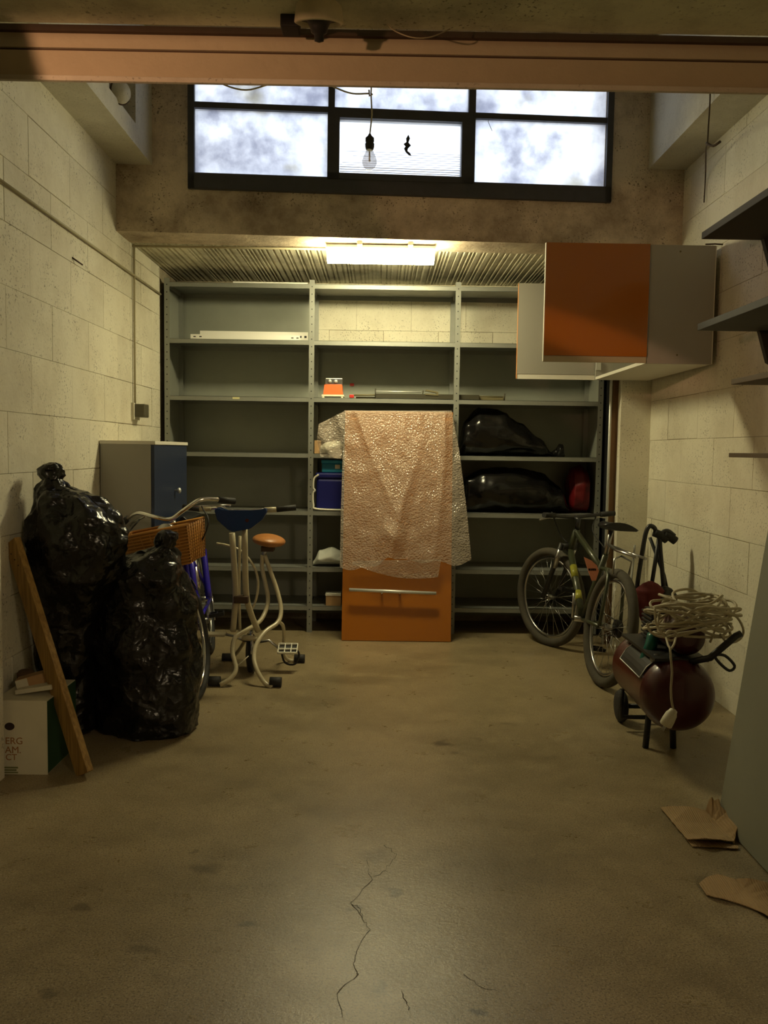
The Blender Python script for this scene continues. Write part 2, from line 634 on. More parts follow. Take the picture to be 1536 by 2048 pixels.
def struct(name, bm, m, parent=None):
    o = obj(name, bm, m, parent)
    if parent is None:
        o['kind'] = 'structure'
    return o


def sbox(name, m, *a):
    bm = BM()
    box(bm, *a)
    return struct(name, bm, m)


def part(name, m, parent, *a, **k):
    bm = BM()
    box(bm, *a, **k)
    return obj(name, bm, m, parent)


def rod(name, m, parent, pts, r, seg=8, smooth=0, closed=False, r2=None):
    bm = BM()
    tube(bm, pts, r, seg, smooth, closed, r2)
    return obj(name, bm, m, parent)


# ------------------------------------------------------------------ the room
XL, XR = -1.5, 1.75
YAW_A = 0.057               # the window wall stands slightly askew
YAW = Matrix.Translation((-1.5, 4.93, 0)) @ Matrix.Rotation(0.057, 4, 'Z')
YL, YB = 4.93, 6.36          # window wall plane, back wall
ZC = 2.475                    # low ceiling
ZT = 3.75                    # top of the light well
fl = sbox('floor', 'floor_concrete', -5, 6, -7, 6.6, -0.2, 0)

# cracks in the floor
random.seed(3)
for pts in ([(735, 1720), (742, 1760), (700, 1808), (722, 1830), (738, 1860), (712, 1900), (705, 1930), (718, 1950), (672, 1985), (690, 2048)],
            [(705, 1810), (718, 1816), (728, 1842)], [(770, 1690), (795, 1710), (775, 1735), (745, 1755)], [(800, 1980), (812, 2005), (820, 2025)], [(930, 1950), (960, 1975), (1010, 1985)]):
    q = []
    for a, bb in zip(pts[:-1], pts[1:]):
        for k in range(5):
            t = k / 5
            q.append(G(a[0] + (bb[0] - a[0]) * t + random.uniform(-3, 3), a[1] + (bb[1] - a[1]) * t + random.uniform(-3, 3)))
    bm = BM()
    for i in range(len(q) - 1):
        d = (q[i + 1] - q[i])
        n = Vector((-d.y, d.x, 0)).normalized() * random.uniform(0.0004, 0.0012)
        vs = [bm.verts.new(p + Vector((0, 0, 0.0006))) for p in (q[i] - n, q[i] + n, q[i + 1] + n, q[i + 1] - n)]
        bm.faces.new(vs)
    obj('crack', bm, 'crack_dark', fl)

BLOCK = {}


def block_mesh(L, h, key, axis):
    k = (round(L, 3), round(h, 3), key, axis)
    if k not in BLOCK:
        bm = BM()
        t = 0.03
        g = (0.0006, 0.0012, 0.0026)[key]
        bv = (0.0008, 0.0010, 0.0014)[key]
        # slab local: width L along u, height h, front face at w=0
        f = [(g + bv, g + bv), (L - g - bv, g + bv), (L - g - bv, h - g - bv), (g + bv, h - g - bv)]
        s = [(g, g), (L - g, g), (L - g, h - g), (g, h - g)]

        def mk(u, z, wv):
            return {'L': (wv, u, z), 'R': (-wv, u, z), 'B': (u, -wv, z)}[axis]
        A = [bm.verts.new(mk(u, z, 0)) for u, z in f]
        B = [bm.verts.new(mk(u, z, -bv)) for u, z in s]
        D = [bm.verts.new(mk(u, z, -t)) for u, z in s]
        bm.faces.new(A)
        for i in range(4):
            j = (i + 1) % 4
            bm.faces.new((A[i], A[j], B[j], B[i]))
            bm.faces.new((B[i], B[j], D[j], D[i]))
        bmesh.ops.recalc_face_normals(bm, faces=bm.faces)
        if bm.faces[0].normal.dot(Vector(mk(0, 0, 1)) - Vector(mk(0, 0, 0))) < 0:
            bmesh.ops.reverse_faces(bm, faces=bm.faces)
        me = bpy.data.meshes.new('block')
        bm.to_mesh(me)
        bm.free()
        me.materials.append(MATS['wall_paint'])
        BLOCK[k] = me
    return BLOCK[k]


def lay_blocks(parent, axis, plane, u0, u1, z0, z1, zj, uj, L=0.4875, hh=0.25, skip=None):
    base = BASES[parent.name]
    k0 = math.floor((z0 - zj) / hh)
    k = k0
    while zj + k * hh < z1 - 0.01:
        a, b2 = max(z0, zj + k * hh), min(z1, zj + (k + 1) * hh)
        ph = uj + (L / 2 if k % 2 else 0)
        j = math.floor((u0 - ph) / L)
        while ph + j * L < u1 - 0.01:
            c0, c1 = max(u0, ph + j * L), min(u1, ph + (j + 1) * L)
            if c1 - c0 > 0.02 and b2 - a > 0.02 and not (skip and skip(c0, c1, a, b2)):
                o = bpy.data.objects.new('block', block_mesh(c1 - c0, b2 - a, random.choice((0, 0, 1, 1, 2)), axis))
                C.objects.link(o)
                o.parent = parent
                off = random.uniform(-0.0008, 0.0008)
                if axis == 'L':
                    p = Vector((plane + off, c0, a))
                elif axis == 'R':
                    p = Vector((plane - off, c0, a))
                else:
                    p = Vector((c0, plane - off, a))
                o.location = p - base
                o.rotation_euler = (0, 0, random.uniform(-0.002, 0.002))
            j += 1
        k += 1


REC = 0.0035
wl = sbox('wall_left', 'mortar', XL - 0.25, XL - REC, 2.2, YB + 0.2, 0, ZT)
lay_blocks(wl, 'L', XL, 3.2, 5.88, 0, 2.845, 0.150, 3.4775)
wr = sbox('wall_right', 'mortar', XR + REC, XR + 0.25, 2.2, YB + 0.2, 0, ZT)
lay_blocks(wr, 'R', XR, 2.9, 5.58, 0, 2.92, 0.105, 4.02)
wb = sbox('wall_back', 'mortar', XL, XR, YB + REC, YB + 0.25, 0, ZC + 0.2)
lay_blocks(wb, 'B', YB, -0.49, 1.55, 1.25, ZC, 0.14, -0.185, L=0.4)

# window wall (lintel over the back bay) with its opening
WX0, WX1, WZ0, WZ1 = 0.415, 2.78, 2.745, 3.55       # along the wall from its left corner
bm = BM()
box(bm, 0, WX0, 0, .27, ZC, ZT, M=YAW)
box(bm, WX1, 3.262, 0, .27, ZC, ZT, M=YAW)
box(bm, WX0, WX1, 0, .27, ZC, WZ0, M=YAW)
box(bm, WX0, WX1, 0, .27, WZ1, ZT, M=YAW)
struct('wall_upper', bm, 'raw_concrete')

# low ribbed ceiling behind the window wall
bm = BM()
random.seed(11)
x = XL
top = ZC + 0.12
prof = []
while x < XR:
    wd = random.choice([0.022, 0.030, 0.042])
    dp = random.uniform(0.003, 0.010)
    prof += [(x, ZC + dp), (x + 0.006, ZC), (x + wd - 0.012, ZC + random.uniform(0, 0.003)), (x + wd - 0.006, ZC + dp)]
    x += wd
A = [bm.verts.new((p[0], YL + 0.26 + (p[0] - XL) * .057, p[1])) for p in prof]
B = [bm.verts.new((p[0], YB + 0.02, p[1])) for p in prof]
for i in range(len(prof) - 1):
    bm.faces.new((A[i], A[i + 1], B[i + 1], B[i]))
box(bm, XL - 0.1, XR + 0.1, YL + 0.2, YB + 0.3, ZC + 0.03, ZC + 0.2)
struct('ceiling', bm, 'rib_concrete')
sbox('ceiling_upper', 'raw_concrete', XL - 0.2, XR + 0.2, 2.2, YL + 0.5, ZT, ZT + 0.15)

# ledge beams along both side walls
bm = BM()
y0, y1, z0, z1 = 4.18, 4.62, 2.95, 3.22
box(bm, XL - 0.1, -1.30, 2.3, y0, 2.842, ZT)
box(bm, XL - 0.1, -1.30, y1, YL + .02, 2.842, ZT)
box(bm, XL - 0.1, -1.30, y0, y1, 2.842, z0)
box(bm, XL - 0.1, -1.30, y0, y1, z1, ZT)
struct('trim_1', bm, 'ledge_paint')
sbox('trim_2', 'ledge_paint', 1.535, XR + 0.1, 2.3, 5.10, 2.915, ZT)
# near piers and the pier beside the shelving
sbox('trim_3', 'wall_paint', XL - 0.3, -1.415, 2.2, 3.2, 0, 2.9)
sbox('trim_4', 'ledge_paint', 1.415, XR + 0.2, 2.2, 2.9, 0, 2.9)
sbox('trim_5', 'wall_paint', 1.557, XR + 0.05, 5.58, 5.82, 0, ZC)

# concrete lintel over the garage entrance
TL = Matrix.Translation((0, 2.25, 2.3)) @ Matrix.Rotation(0.001, 4, 'Y') @ Matrix.Translation((0, -2.25, -2.3))
bm = BM()
box(bm, -4.9, 5.9, 1.9, 2.2, 2.325, 3.7, M=TL)
box(bm, -4.9, 5.9, 1.9, 2.206, 2.307, 2.325, M=TL)
struct('trim_6', bm, 'lintel_concrete')
# raised door edge: two folded steel rails with a lip
dr = thing('garage_door', 'edge of the raised overhead garage door, two cream steel rails under the concrete lintel', 'garage door', (0, 2.26, 2.185))
part('top_rail', 'salmon_paint', dr, -1.9, 1.9, 2.25, 2.34, 2.268, 2.304, M=TL)
part('groove', 'rust_dark', dr, -1.9, 1.9, 2.258, 2.34, 2.255, 2.270, M=TL)
part('lower_rail', 'salmon_paint', dr, -1.9, 1.9, 2.25, 2.262, 2.199, 2.261, M=TL)
part('lip', 'ledge_paint', dr, -1.9, 1.9, 2.242, 2.256, 2.185, 2.198, M=TL, bev=0.002)
part('gap_shade_strip', 'rust_dark', dr, -1.9, 1.9, 2.236, 2.25, 2.303, 2.318, M=TL)  # dark strip stands in for the shaded gap under the lintel
part('leaf', 'grey_board', dr, -1.9, 1.9, 2.34, 2.36, 2.265, 2.33, M=TL)
# outside forecourt
sbox('light_baffle', 'outside_plaster', -4.9, 5.9, 1.52, 1.6, 2.09, 3.7)  # unseen board added to keep the warm lamp off the lintel face
sbox('wall_outside', 'outside_plaster', -5, XL - 0.25, 1.9, 2.2, 0, 3.7)
sbox('wall_outside', 'outside_plaster', XR + 0.2, 6, 1.9, 2.2, 0, 3.7)
sbox('wall_outside', 'outside_plaster', -5.2, -5, -7, 2.2, 0, 3.7)
sbox('wall_outside', 'outside_plaster', 6, 6.2, -7, 2.2, 0, 3.7)
sbox('wall_outside', 'outside_plaster', -5, 6, -7.2, -7, 0, 3.7)
sbox('ceiling_outside', 'outside_plaster', -5.2, 6.2, -7.2, 2.2, 3.7, 3.85)

# unseen batten added behind the viewer to supply warm light from outside
lt = thing('unseen_fill_batten', 'long warm batten added out of view behind the viewer as fill light', 'lamp', (3.07, -3.3, 2.9))
d = Vector((-0.54, 0.84, 0)).normalized()
Mo = Matrix.Translation((3.07, -3.3, 2.9)) @ Matrix.Rotation(math.atan2(d.y, d.x), 4, 'Z')
part('housing', 'white_metal', lt, -1.7, 1.7, -0.09, 0.09, 0.075, 0.14, M=Mo)
for k_ in (-1.2, 1.2):
    part('hanger', 'white_metal', lt, k_, k_ + .02, -0.01, 0.01, 0.14, 0.79, M=Mo)
part('diffuser', 'outside_glow', lt, -1.65, 1.65, -0.075, 0.075, -0.03, 0.07, M=Mo)

# ------------------------------------------------------------------ window
wn = thing('window_1', 'wide iron framed window with frosted dirty panes', 'window', (0.1, YL, WZ0))
wn['kind'] = 'structure'
del wn['category'], wn['label']
TW = YAW


def wuv(px, py):
    d_ = ray(px, py)
    n_ = Vector((-sin(YAW_A), cos(YAW_A), 0))
    o_ = Vector((0, 0, H))
    p_ = o_ + d_ * ((Vector((XL, YL, 0)) - o_).dot(n_) / d_.dot(n_))
    q_ = YAW.inverted() @ p_
    return q_.x, q_.z


def wx(px):
    return wuv(px, 290)[0]


def wz(py, px):
    return wuv(px, py)[1]


T0 = 3.56
zb = (wz(384, 380) + wz(402, 1220)) / 2
zp = (wz(357, 520) + wz(367, 1075)) / 2          # bottom edge of the lower panes
zq = (wz(226, 520) + wz(240, 1075)) / 2          # top edge of the lower panes
zr = (wz(215, 520) + wz(228, 1075)) / 2          # bottom edge of the upper panes
fr = BM()
box(fr, wx(377), wx(390), -0.03, 0.05, zb, T0, M=TW)
box(fr, wx(1211), wx(1223), -0.03, 0.05, zb, T0, M=TW)
box(fr, wx(377), wx(1223), -0.03, 0.05, zb, zp, M=TW)
box(fr, wx(377), wx(1223), -0.03, 0.05, T0 - .04, T0, M=TW)
obj('window_frame', fr, 'window_iron', wn)
for a, b2 in ((656, 669), (935, 949)):
    part('mullion', 'window_iron', wn, wx(a), wx(b2), -0.025, 0.04, zp, T0 - .02, M=TW)
for a, b2 in ((388, 660), (945, 1216)):
    part('glazing_bar', 'window_iron', wn, wx(a), wx(b2), -0.02, 0.03, zq, zr, M=TW)
zs0, zs1 = wz(353, 800), wz(243, 800)
part('glazing_bar', 'window_iron', wn, wx(660), wx(945), -0.03, 0.04, zs1, zr - .005, M=TW)
part('sash_frame', 'window_iron', wn, wx(655), wx(679), -0.035, 0.04, zp - .01, zs1 + .02, M=TW)
part('sash_frame', 'window_iron', wn, wx(922), wx(945), -0.035, 0.04, zp - .01, zs1 + .02, M=TW)
part('sash_frame', 'window_iron', wn, wx(655), wx(945), -0.035, 0.04, zp - .01, zs0, M=TW)
part('pane', 'frosted_glass', wn, wx(388), wx(658), 0.004, 0.008, zp - .005, zq + .005, M=TW)
part('pane', 'frosted_glass', wn, wx(945), wx(1214), 0.004, 0.008, zp - .005, zq + .005, M=TW)
part('pane', 'bright_glass', wn, wx(676), wx(926), 0.004, 0.008, zs0 - .005, zs1 + .005, M=TW)
for a, b2 in ((388, 658), (666, 939), (947, 1214)):
    part('pane', 'frosted_glass', wn, wx(a), wx(b2), 0.004, 0.008, zr - .005, T0 - .03, M=TW)
bm = BM()
for k in range(11):
    z = zs0 + .006 + k * .0125
    tube(bm, [TW @ Vector((wx(680 + (k * 37) % 90 * (k > 4)), 0.001, z)), TW @ Vector((wx(921), 0.001, z))], 0.0011 if k > 3 else 0.002, 4)
wm = obj('wire_mesh', bm, 'dull_chrome', wn)
wm['kind'] = 'stuff'
bm = BM()
sh = [(817, 268), (820, 276), (817, 284), (822, 290), (816, 296), (815, 301), (820, 305), (823, 311), (817, 309), (811, 303), (808, 296), (811, 292), (807, 287), (813, 283), (812, 276)]
prism(bm, [TW @ Vector((wuv(a, b2)[0], -0.001, wuv(a, b2 + 1)[1])) for a, b2 in sh], (0, 0.003, 0))
obj('glass_break', bm, 'black_plastic', wn)
bm = BM()
tube(bm, [TW @ Vector((wuv(a, b2)[0], -0.002, wuv(a, b2)[1])) for a, b2 in ((980, 236), (976, 243), (984, 262))], 0.0015, 4)
obj('twig', bm, 'rust_dark', wn)

# ------------------------------------------------------------------ ceiling lamp over the shelving
lp = thing('ceiling_lamp', 'lit fluorescent ceiling lamp on the low ceiling above the steel shelving', 'lamp', (0.0, 5.15, ZC))
KL = F / 5.1
lx0, lx1 = -0.330, 0.306
bm = BM()
prism(bm, [(lx0 + .0, 5.115, ZC - .012), (lx0 + .0, 5.185, ZC - .012), (lx0 - .0, 5.21, ZC - .036), (lx0 - .0, 5.09, ZC - .036)], (lx1 - lx0, 0, 0))
obj('housing', bm, 'galvanised', lp)
bm = BM()
n = 8
pr = [(5.06 + .02 + .14 * (0.5 - 0.5 * cos(pi * k / n)), ZC - .037 - .075 * sin(pi * k / n) ** .5) for k in range(n + 1)]
prism(bm, [(lx0 + .005, a, b2) for a, b2 in pr], (lx1 - lx0 - .01, 0, 0))
obj('diffuser', bm, 'tube_glow', lp)
for xx in (lx0 + .18, lx1 - .16):
    part('clip', 'galvanised', lp, xx, xx + .03, 5.07, 5.11, ZC - .02, ZC - .001)

# ------------------------------------------------------------------ conduits, switch, hooks
cd = thing('cable_conduit', 'thin painted cable conduit along the left block wall to the ceiling lamp', 'conduit', (XL, 5.24, 1.5))
zz = 2.30
rod('conduit_run', 'conduit', cd, [(XL + .012, 3.0, zz - .01), (XL + .012, 5.86, zz - .01)], 0.0065)
rod('conduit_drop', 'conduit', cd, [(XL + .012, 5.24, ZC - .002), (XL + .012, 5.24, 1.49)], 0.0065)
rod('ceiling_run', 'conduit', cd, [(XL, 5.24, ZC - .012), (lx0 + .04, 5.24, ZC - .012)], 0.007)
part('clip', 'conduit', cd, XL, XL + .03, 3.25, 3.29, zz - .03, zz + .02)
sw = thing('light_switch', 'small brown surface-mounted light switch on the left wall', 'switch', (XL, 5.28, 1.42))
part('back_plate', 'ledge_paint', sw, XL, XL + .015, 5.20, 5.34, 1.43, 1.53)
part('switch_body', 'switch_brown', sw, XL + .012, XL + .075, 5.22, 5.32, 1.445, 1.525, bev=0.006)
hk = rod('wall_hook', 'rust_dark', None, [P(2, 310, 3.55), P(18, 313, 3.6), P(28, 309, 3.62), P(32, 301, 3.62)], 0.005, 6, 4)
tag(hk, 'bent rusty hook in the left wall near the entrance', 'hook')
nl = rod('wall_nail', 'rust_dark', None, [PX(144, 515, -1.5), PX(144, 515, -1.5) + Vector((.03, 0.06, -.022))], 0.004, 6)
tag(nl, 'thin nail sticking out of the left wall under the conduit', 'nail')
vb = rod('hanging_wire', 'rust_dark', None, [PX(1420, 150, 1.52), PX(1420, 200, 1.52), PX(1417, 250, 1.525), PX(1415, 284, 1.528), PX(1412, 300, 1.61), PX(1411, 350, 1.73), PX(1408, 405, 1.735)], 0.0035, 6, 4)
tag(vb, 'dark wire hanging from the right ledge beam down the wall', 'wire')
tw = rod('wire_stub', 'rust_dark', None, [PX(1413, 286, 1.525), PX(1426, 292, 1.54), PX(1441, 283, 1.56)], 0.006, 6, 3)
tag(tw, 'short bent wire stub poking from the right ledge beam', 'wire')
pe = thing('pipe_end', 'round cream pipe end sitting in a hole in the left ledge beam', 'pipe', (-1.33, 4.33, 3.04))
pc_ = PX(246, 183, -1.275)
ax_p = Vector((.80, -.58, -.12)).normalized()
Mp = Matrix.Translation(pc_ - ax_p * .14) @ ax_p.to_track_quat('Z', 'Y').to_matrix().to_4x4()
bm = BM()
lathe(bm, [(0.052, 0.0), (0.055, 0.12), (0.05, 0.135), (0.0005, 0.145)], 24, Mp)
obj('pipe_body', bm, 'ledge_paint', pe)
rod('drip_edge', 'rust_dark', pe, [Mp @ Vector((.057 * cos(a), .057 * sin(a), .12)) for a in [2 * pi * k / 24 for k in range(24)]], 0.004, 6, 0, True)

# ------------------------------------------------------------------ ceramic fitting on the lintel
cf = thing('ceramic_fitting', 'cream ceramic fitting with a dark underside and threaded tip on the entrance lintel', 'fitting', P(636, 45, 2.12))
cx = P(638, 45, 2.12)
bm = BM()
lathe(bm, [(.040, .13), (.052, .10), (.055, .03), (.059, .0), (.052, -.004), (.05, .02), (.001, .022)], 32, Matrix.Translation(cx) @ Matrix.Rotation(radians(15), 4, 'X'))
obj('ceramic_body', bm, 'ceramic', cf)
bm = BM()
lathe(bm, [(.049, .014), (.048, .006), (.030, .004), (.022, -.010), (.019, -.022), (.012, -.026), (.011, -.040), (.001, -.043)], 24, Matrix.Translation(cx) @ Matrix.Rotation(radians(15), 4, 'X'))
obj('threaded_tip', bm, 'machine_dark', cf)
part('bracket', 'black_rubber', cf, cx.x - .095, cx.x - .05, cx.y + .02, cx.y + .075, cx.z + .0, cx.z + .035, bev=.004)
part('mounting_arm', 'lintel_concrete', cf, cx.x - .02, cx.x + .02, cx.y, cx.y + .085, cx.z + .06, cx.z + .085)
aw = rod('loose_wire', 'conduit', None, [P(775, 48, 2.17), P(790, 62, 2.16), P(825, 75, 2.15), P(862, 74, 2.16), P(900, 58, 2.185)], 0.0016, 6, 5)
tag(aw, 'thin loose wire sagging along the bottom of the entrance lintel', 'wire')

# ------------------------------------------------------------------ pendant bulb
pb = thing('pendant_bulb', 'bare unlit light bulb hanging on a cord in front of the window', 'bulb', P(740, 318, 3.7))
bc = P(739, 318, 3.7)
bm = BM()
prof = [(.001, -.044), (.014, -.042), (.024, -.034), (.03, -.02), (.031, -.006), (.026, .010), (.018, .026), (.014, .04)]
lathe(bm, prof, 24, Matrix.Translation(bc))
obj('glass_bulb', bm, 'bulb_glass', pb)
bm = BM()
lathe(bm, [(.0135, .036), (.0165, .04), (.019, .05), (.0195, .062), (.016, .066), (.0185, .072), (.018, .086), (.009, .094), (.005, .102)], 20, Matrix.Translation(bc))
obj('lamp_socket', bm, 'machine_dark', pb)
rod('stem', 'dull_chrome', pb, [bc + Vector((0, 0, .03)), bc + Vector((0, 0, -.01))], 0.004, 6)
rod('cord', 'conduit', pb, [bc + Vector((0, 0, .1)), P(744, 230, 3.7), P(742, 187, 3.7), P(744, 150, 3.7), P(744, 20, 3.7), Vector((P(744, 0, 3.7).x, 3.7, ZT))], 0.0035, 6)
rod('supply_wire', 'conduit', pb, [Vector((-1.3, 3.6, 3.3)), P(300, 60, 3.62), P(400, 140, 3.65), P(445, 168, 3.67), P(492, 180, 3.7), P(540, 168, 3.7), P(610, 148, 3.7), P(672, 176, 3.7), P(705, 187, 3.7), P(739, 187, 3.7)], 0.0035, 6, 5)
rod('tie', 'conduit', pb, [P(738, 180, 3.7), P(739, 192, 3.7), P(745, 188, 3.7)], 0.004, 6)

# ------------------------------------------------------------------ steel shelving
YS = 5.88
su = thing('steel_shelving', 'grey bolted steel shelving of three bays across the back wall', 'shelving', (0, YS, 0))
ST = Matrix.Identity(4)
posts = [-1.452, -0.473, 0.515, 1.500]
ZS = [2.378, 2.002, 1.618, 1.238, 0.844, 0.453, 0.184]
PW = 0.036
for i, px in enumerate(posts):
    for yy, nm in ((YS, 0), (YB - 0.08, 1)):
        bm = BM()
        s = 1 if i < 3 else -1
        xa = px - PW / 2
        s = 1 if nm == 0 else -1
        box(bm, xa, xa + PW, yy, yy + 0.002, 0, 2.405)                       # flange facing the room
        xs = xa if (i == 0 or i == 1 or i == 2) else xa + PW - .002
        box(bm, xs, xs + .002, yy, yy + 0.036, 0, 2.405)
        o = obj('post', bm, 'steel_shelf', su)
        if nm == 0:
            bm = BM()
            z = 0.06
            while z < 2.4:
                lathe(bm, [(.0045, 0), (.0045, .0012)], 6, Matrix.Translation((px, yy, z)) @ Matrix.Rotation(radians(90), 4, 'X'))
                z += 0.05
            h = obj('post_holes', bm, 'black_plastic', o)
            h['kind'] = 'stuff'
for bay in range(3):
    x0, x1 = posts[bay] + PW / 2 - .016, posts[bay + 1] - PW / 2 + .016
    for k, z in enumerate(ZS):
        bm = BM()
        t = 0.032
        box(bm, x0, x1, YS + .003, YB - .045, z - .002, z)
        box(bm, x0, x1, YS + .003, YS + .005, z - t, z)
        box(bm, x0, x1, YS + .003, YS + .018, z - t, z - t + .002)
        box(bm, x0, x1, YB - .047, YB - .045, z - t, z)
        box(bm, x0, x0 + .002, YS + .003, YB - .045, z - t, z)
        box(bm, x1 - .002, x1, YS + .003, YB - .045, z - t, z)
        obj('shelf', bm, 'steel_shelf', su)
part('side_panel', 'steel_panel', su, posts[0] - .016, posts[0] - .014, YS + .01, YB - .05, .02, 2.39)
part('side_panel', 'steel_panel', su, posts[3] + .014, posts[3] + .016, YS + .01, YB - .05, .02, 2.39)
part('back_panel', 'steel_panel', su, posts[0], posts[1], YB - .042, YB - .04, .05, 2.37)
part('back_panel', 'steel_panel', su, posts[1], posts[3], YB - .042, YB - .04, .05, 1.98)
for (a, b2) in ((posts[1], -1), (posts[2], -1), (posts[1], 1), (posts[2], 1)):
    pass
for px in (posts[1], posts[2]):
    for z in (2.32, 1.94):
        part('gusset', 'steel_shelf', su, px - .001, px + .001, YS + .01, YS + .10, z - .06, z + .03)
part('shelf_label', 'yellow_label', su, P(465, 792, YS).x, P(479, 792, YS).x, YS + .0015, YS + .003, 1.600, 1.613)

# thin bar lying on top of the unit
tb = part('thin_bar', 'white_metal', None, P(465, 560, YS).x, posts[1] - .03, YS + .02, YS + .06, 2.3785, 2.390)
tag(tb, 'thin pale metal strip lying on top of the left shelving bay', 'metal strip')


# slotted white angle bars
def slotted_bar(x0, x1, y, z, h, label):
    t = thing('slotted_bar', label, 'metal bar', ((x0 + x1) / 2, y, z), 'white slotted bars on the left shelf')
    bm = BM()
    box(bm, x0, x1, y, y + .003, z, z + h)
    box(bm, x0, x1, y, y + .03, z, z + .003)
    obj('bar', bm, 'white_metal', t)
    for xx in (x0 + .02, x0 + .06, x1 - .06, x1 - .025):
        part('slot', 'black_plastic', t, xx, xx + .016, y - .001, y + .001, z + h * .45, z + h * .65)
    return t


zz2 = ZS[1] + .0005
slotted_bar(P(381, 670, 5.93).x, P(600, 670, 5.93).x, 5.93, zz2, .036, 'white slotted metal bar in front, lower of the pair on the left shelf')
slotted_bar(P(400, 660, 6.02).x, P(616, 660, 6.02).x, 6.02, zz2 + .0, .072, 'white slotted metal bar behind, taller of the pair on the left shelf')
sp2 = part('metal_plate', 'white_metal', None, P(598, 660, 6.08).x, P(616, 660, 6.08).x, 6.075, 6.15, zz2, zz2 + .03)
tag(sp2, 'small crumpled bracket at the right end of the white slotted bars', 'bracket')

# ------------------------------------------------------------------ orange device, tools on the third shelf
z3 = ZS[2] + .0005
od = thing('orange_device', 'small orange boxy device with grey two-knob top on the middle bay', 'device', (P(666, 790, 5.95).x, 5.95, z3))
ax0, ax1 = P(647, 790, 5.93).x, P(686, 790, 5.93).x
bm = BM()
prism(bm, [(ax0, 5.90, z3 + .02), (ax1, 5.90, z3 + .02), (ax1 - .006, 5.90, z3 + .09), (ax0 + .008, 5.90, z3 + .09)], (0, .10, 0))
obj('body', bm, 'signal_orange', od)
part('foot_plate', 'plug_white', od, ax0 - .01, ax1 + .008, 5.895, 6.01, z3 + .010, z3 + .022)
for xx in (ax0 - .006, ax1 - .012):
    part('foot', 'plug_white', od, xx, xx + .014, 5.897, 5.91, z3, z3 + .011)
part('top_cover', 'dull_chrome', od, ax0 + .012, ax1 - .004, 5.91, 5.99, z3 + .09, z3 + .135, bev=.005)
for xx in (ax0 + .045, ax0 + .085):
    bm = BM()
    lathe(bm, [(.012, 0), (.012, .012), (.004, .014)], 12, Matrix.Translation((xx, 5.911, z3 + .113)) @ Matrix.Rotation(radians(90), 4, 'X'))
    obj('knob', bm, 'galvanised', od)
rk = thing('roof_rack_bars', 'bundle of long dark metal bars with a red tip lying on the third shelf', 'metal bars', (P(860, 785, 5.93).x, 5.93, z3))


def xa(px):
    return P(px, 785, 5.93).x


rod('bar', 'tool_olive', rk, [(xa(708), 5.93, z3 + .022), (xa(760), 5.93, z3 + .026)], .006)
rod('bar', 'tool_olive', rk, [(xa(712), 5.95, z3 + .008), (xa(760), 5.95, z3 + .008)], .006)
part('long_bar', 'tool_dark', rk, xa(752), xa(958), 5.915, 5.95, z3 + .004, z3 + .036)
part('long_bar', 'tool_olive', rk, xa(880), xa(1012), 5.96, 5.99, z3, z3 + .032)
rod('bar', 'galvanised', rk, [(xa(752), 5.92, z3 + .05), (xa(842), 5.92, z3 + .050)], .005)
rod('bar', 'tool_olive', rk, [(xa(930), 5.925, z3 + .03), (xa(1006), 5.925, z3 + .024)], .004)
rod('pin', 'tool_dark', rk, [(xa(751), 5.92, z3), (xa(751), 5.92, z3 + .07)], .004)
rod('pin', 'tool_dark', rk, [(xa(844), 5.92, z3), (xa(846), 5.92, z3 + .06)], .004)
rod('pin', 'tool_dark', rk, [(xa(1008), 5.92, z3), (xa(1009), 5.92, z3 + .048)], .005)
bm = BM()
prism(bm, [(xa(850), 5.91, z3 + .030), (xa(877), 5.91, z3 + .026), (xa(876), 5.91, z3 + .052), (xa(852), 5.91, z3 + .066), (xa(850), 5.91, z3 + .058), (xa(872), 5.91, z3 + .046), (xa(872), 5.91, z3 + .036), (xa(850), 5.91, z3 + .04)], (0, .05, 0))
obj('bracket', bm, 'tool_olive', rk)
part('red_tip', 'red_plastic', rk, xa(699), xa(708), 5.92, 5.95, z3 + .004, z3 + .026, bev=.003)
rc = part('red_clip', 'red_plastic', None, P(700, 770, YB - .04).x, P(708, 770, YB - .04).x, YB - .055, YB - .042, P(704, 772, YB - .04).z, P(704, 768, YB - .04).z + .003)
tag(rc, 'tiny red clip on the panel above the bar with the red tip', 'clip')


# ------------------------------------------------------------------ crumpled bags
def ridge(p, s, seed):
    return 1 - abs(noise.noise(Vector((p.x * s + seed, p.y * s, p.z * s))) * 2)


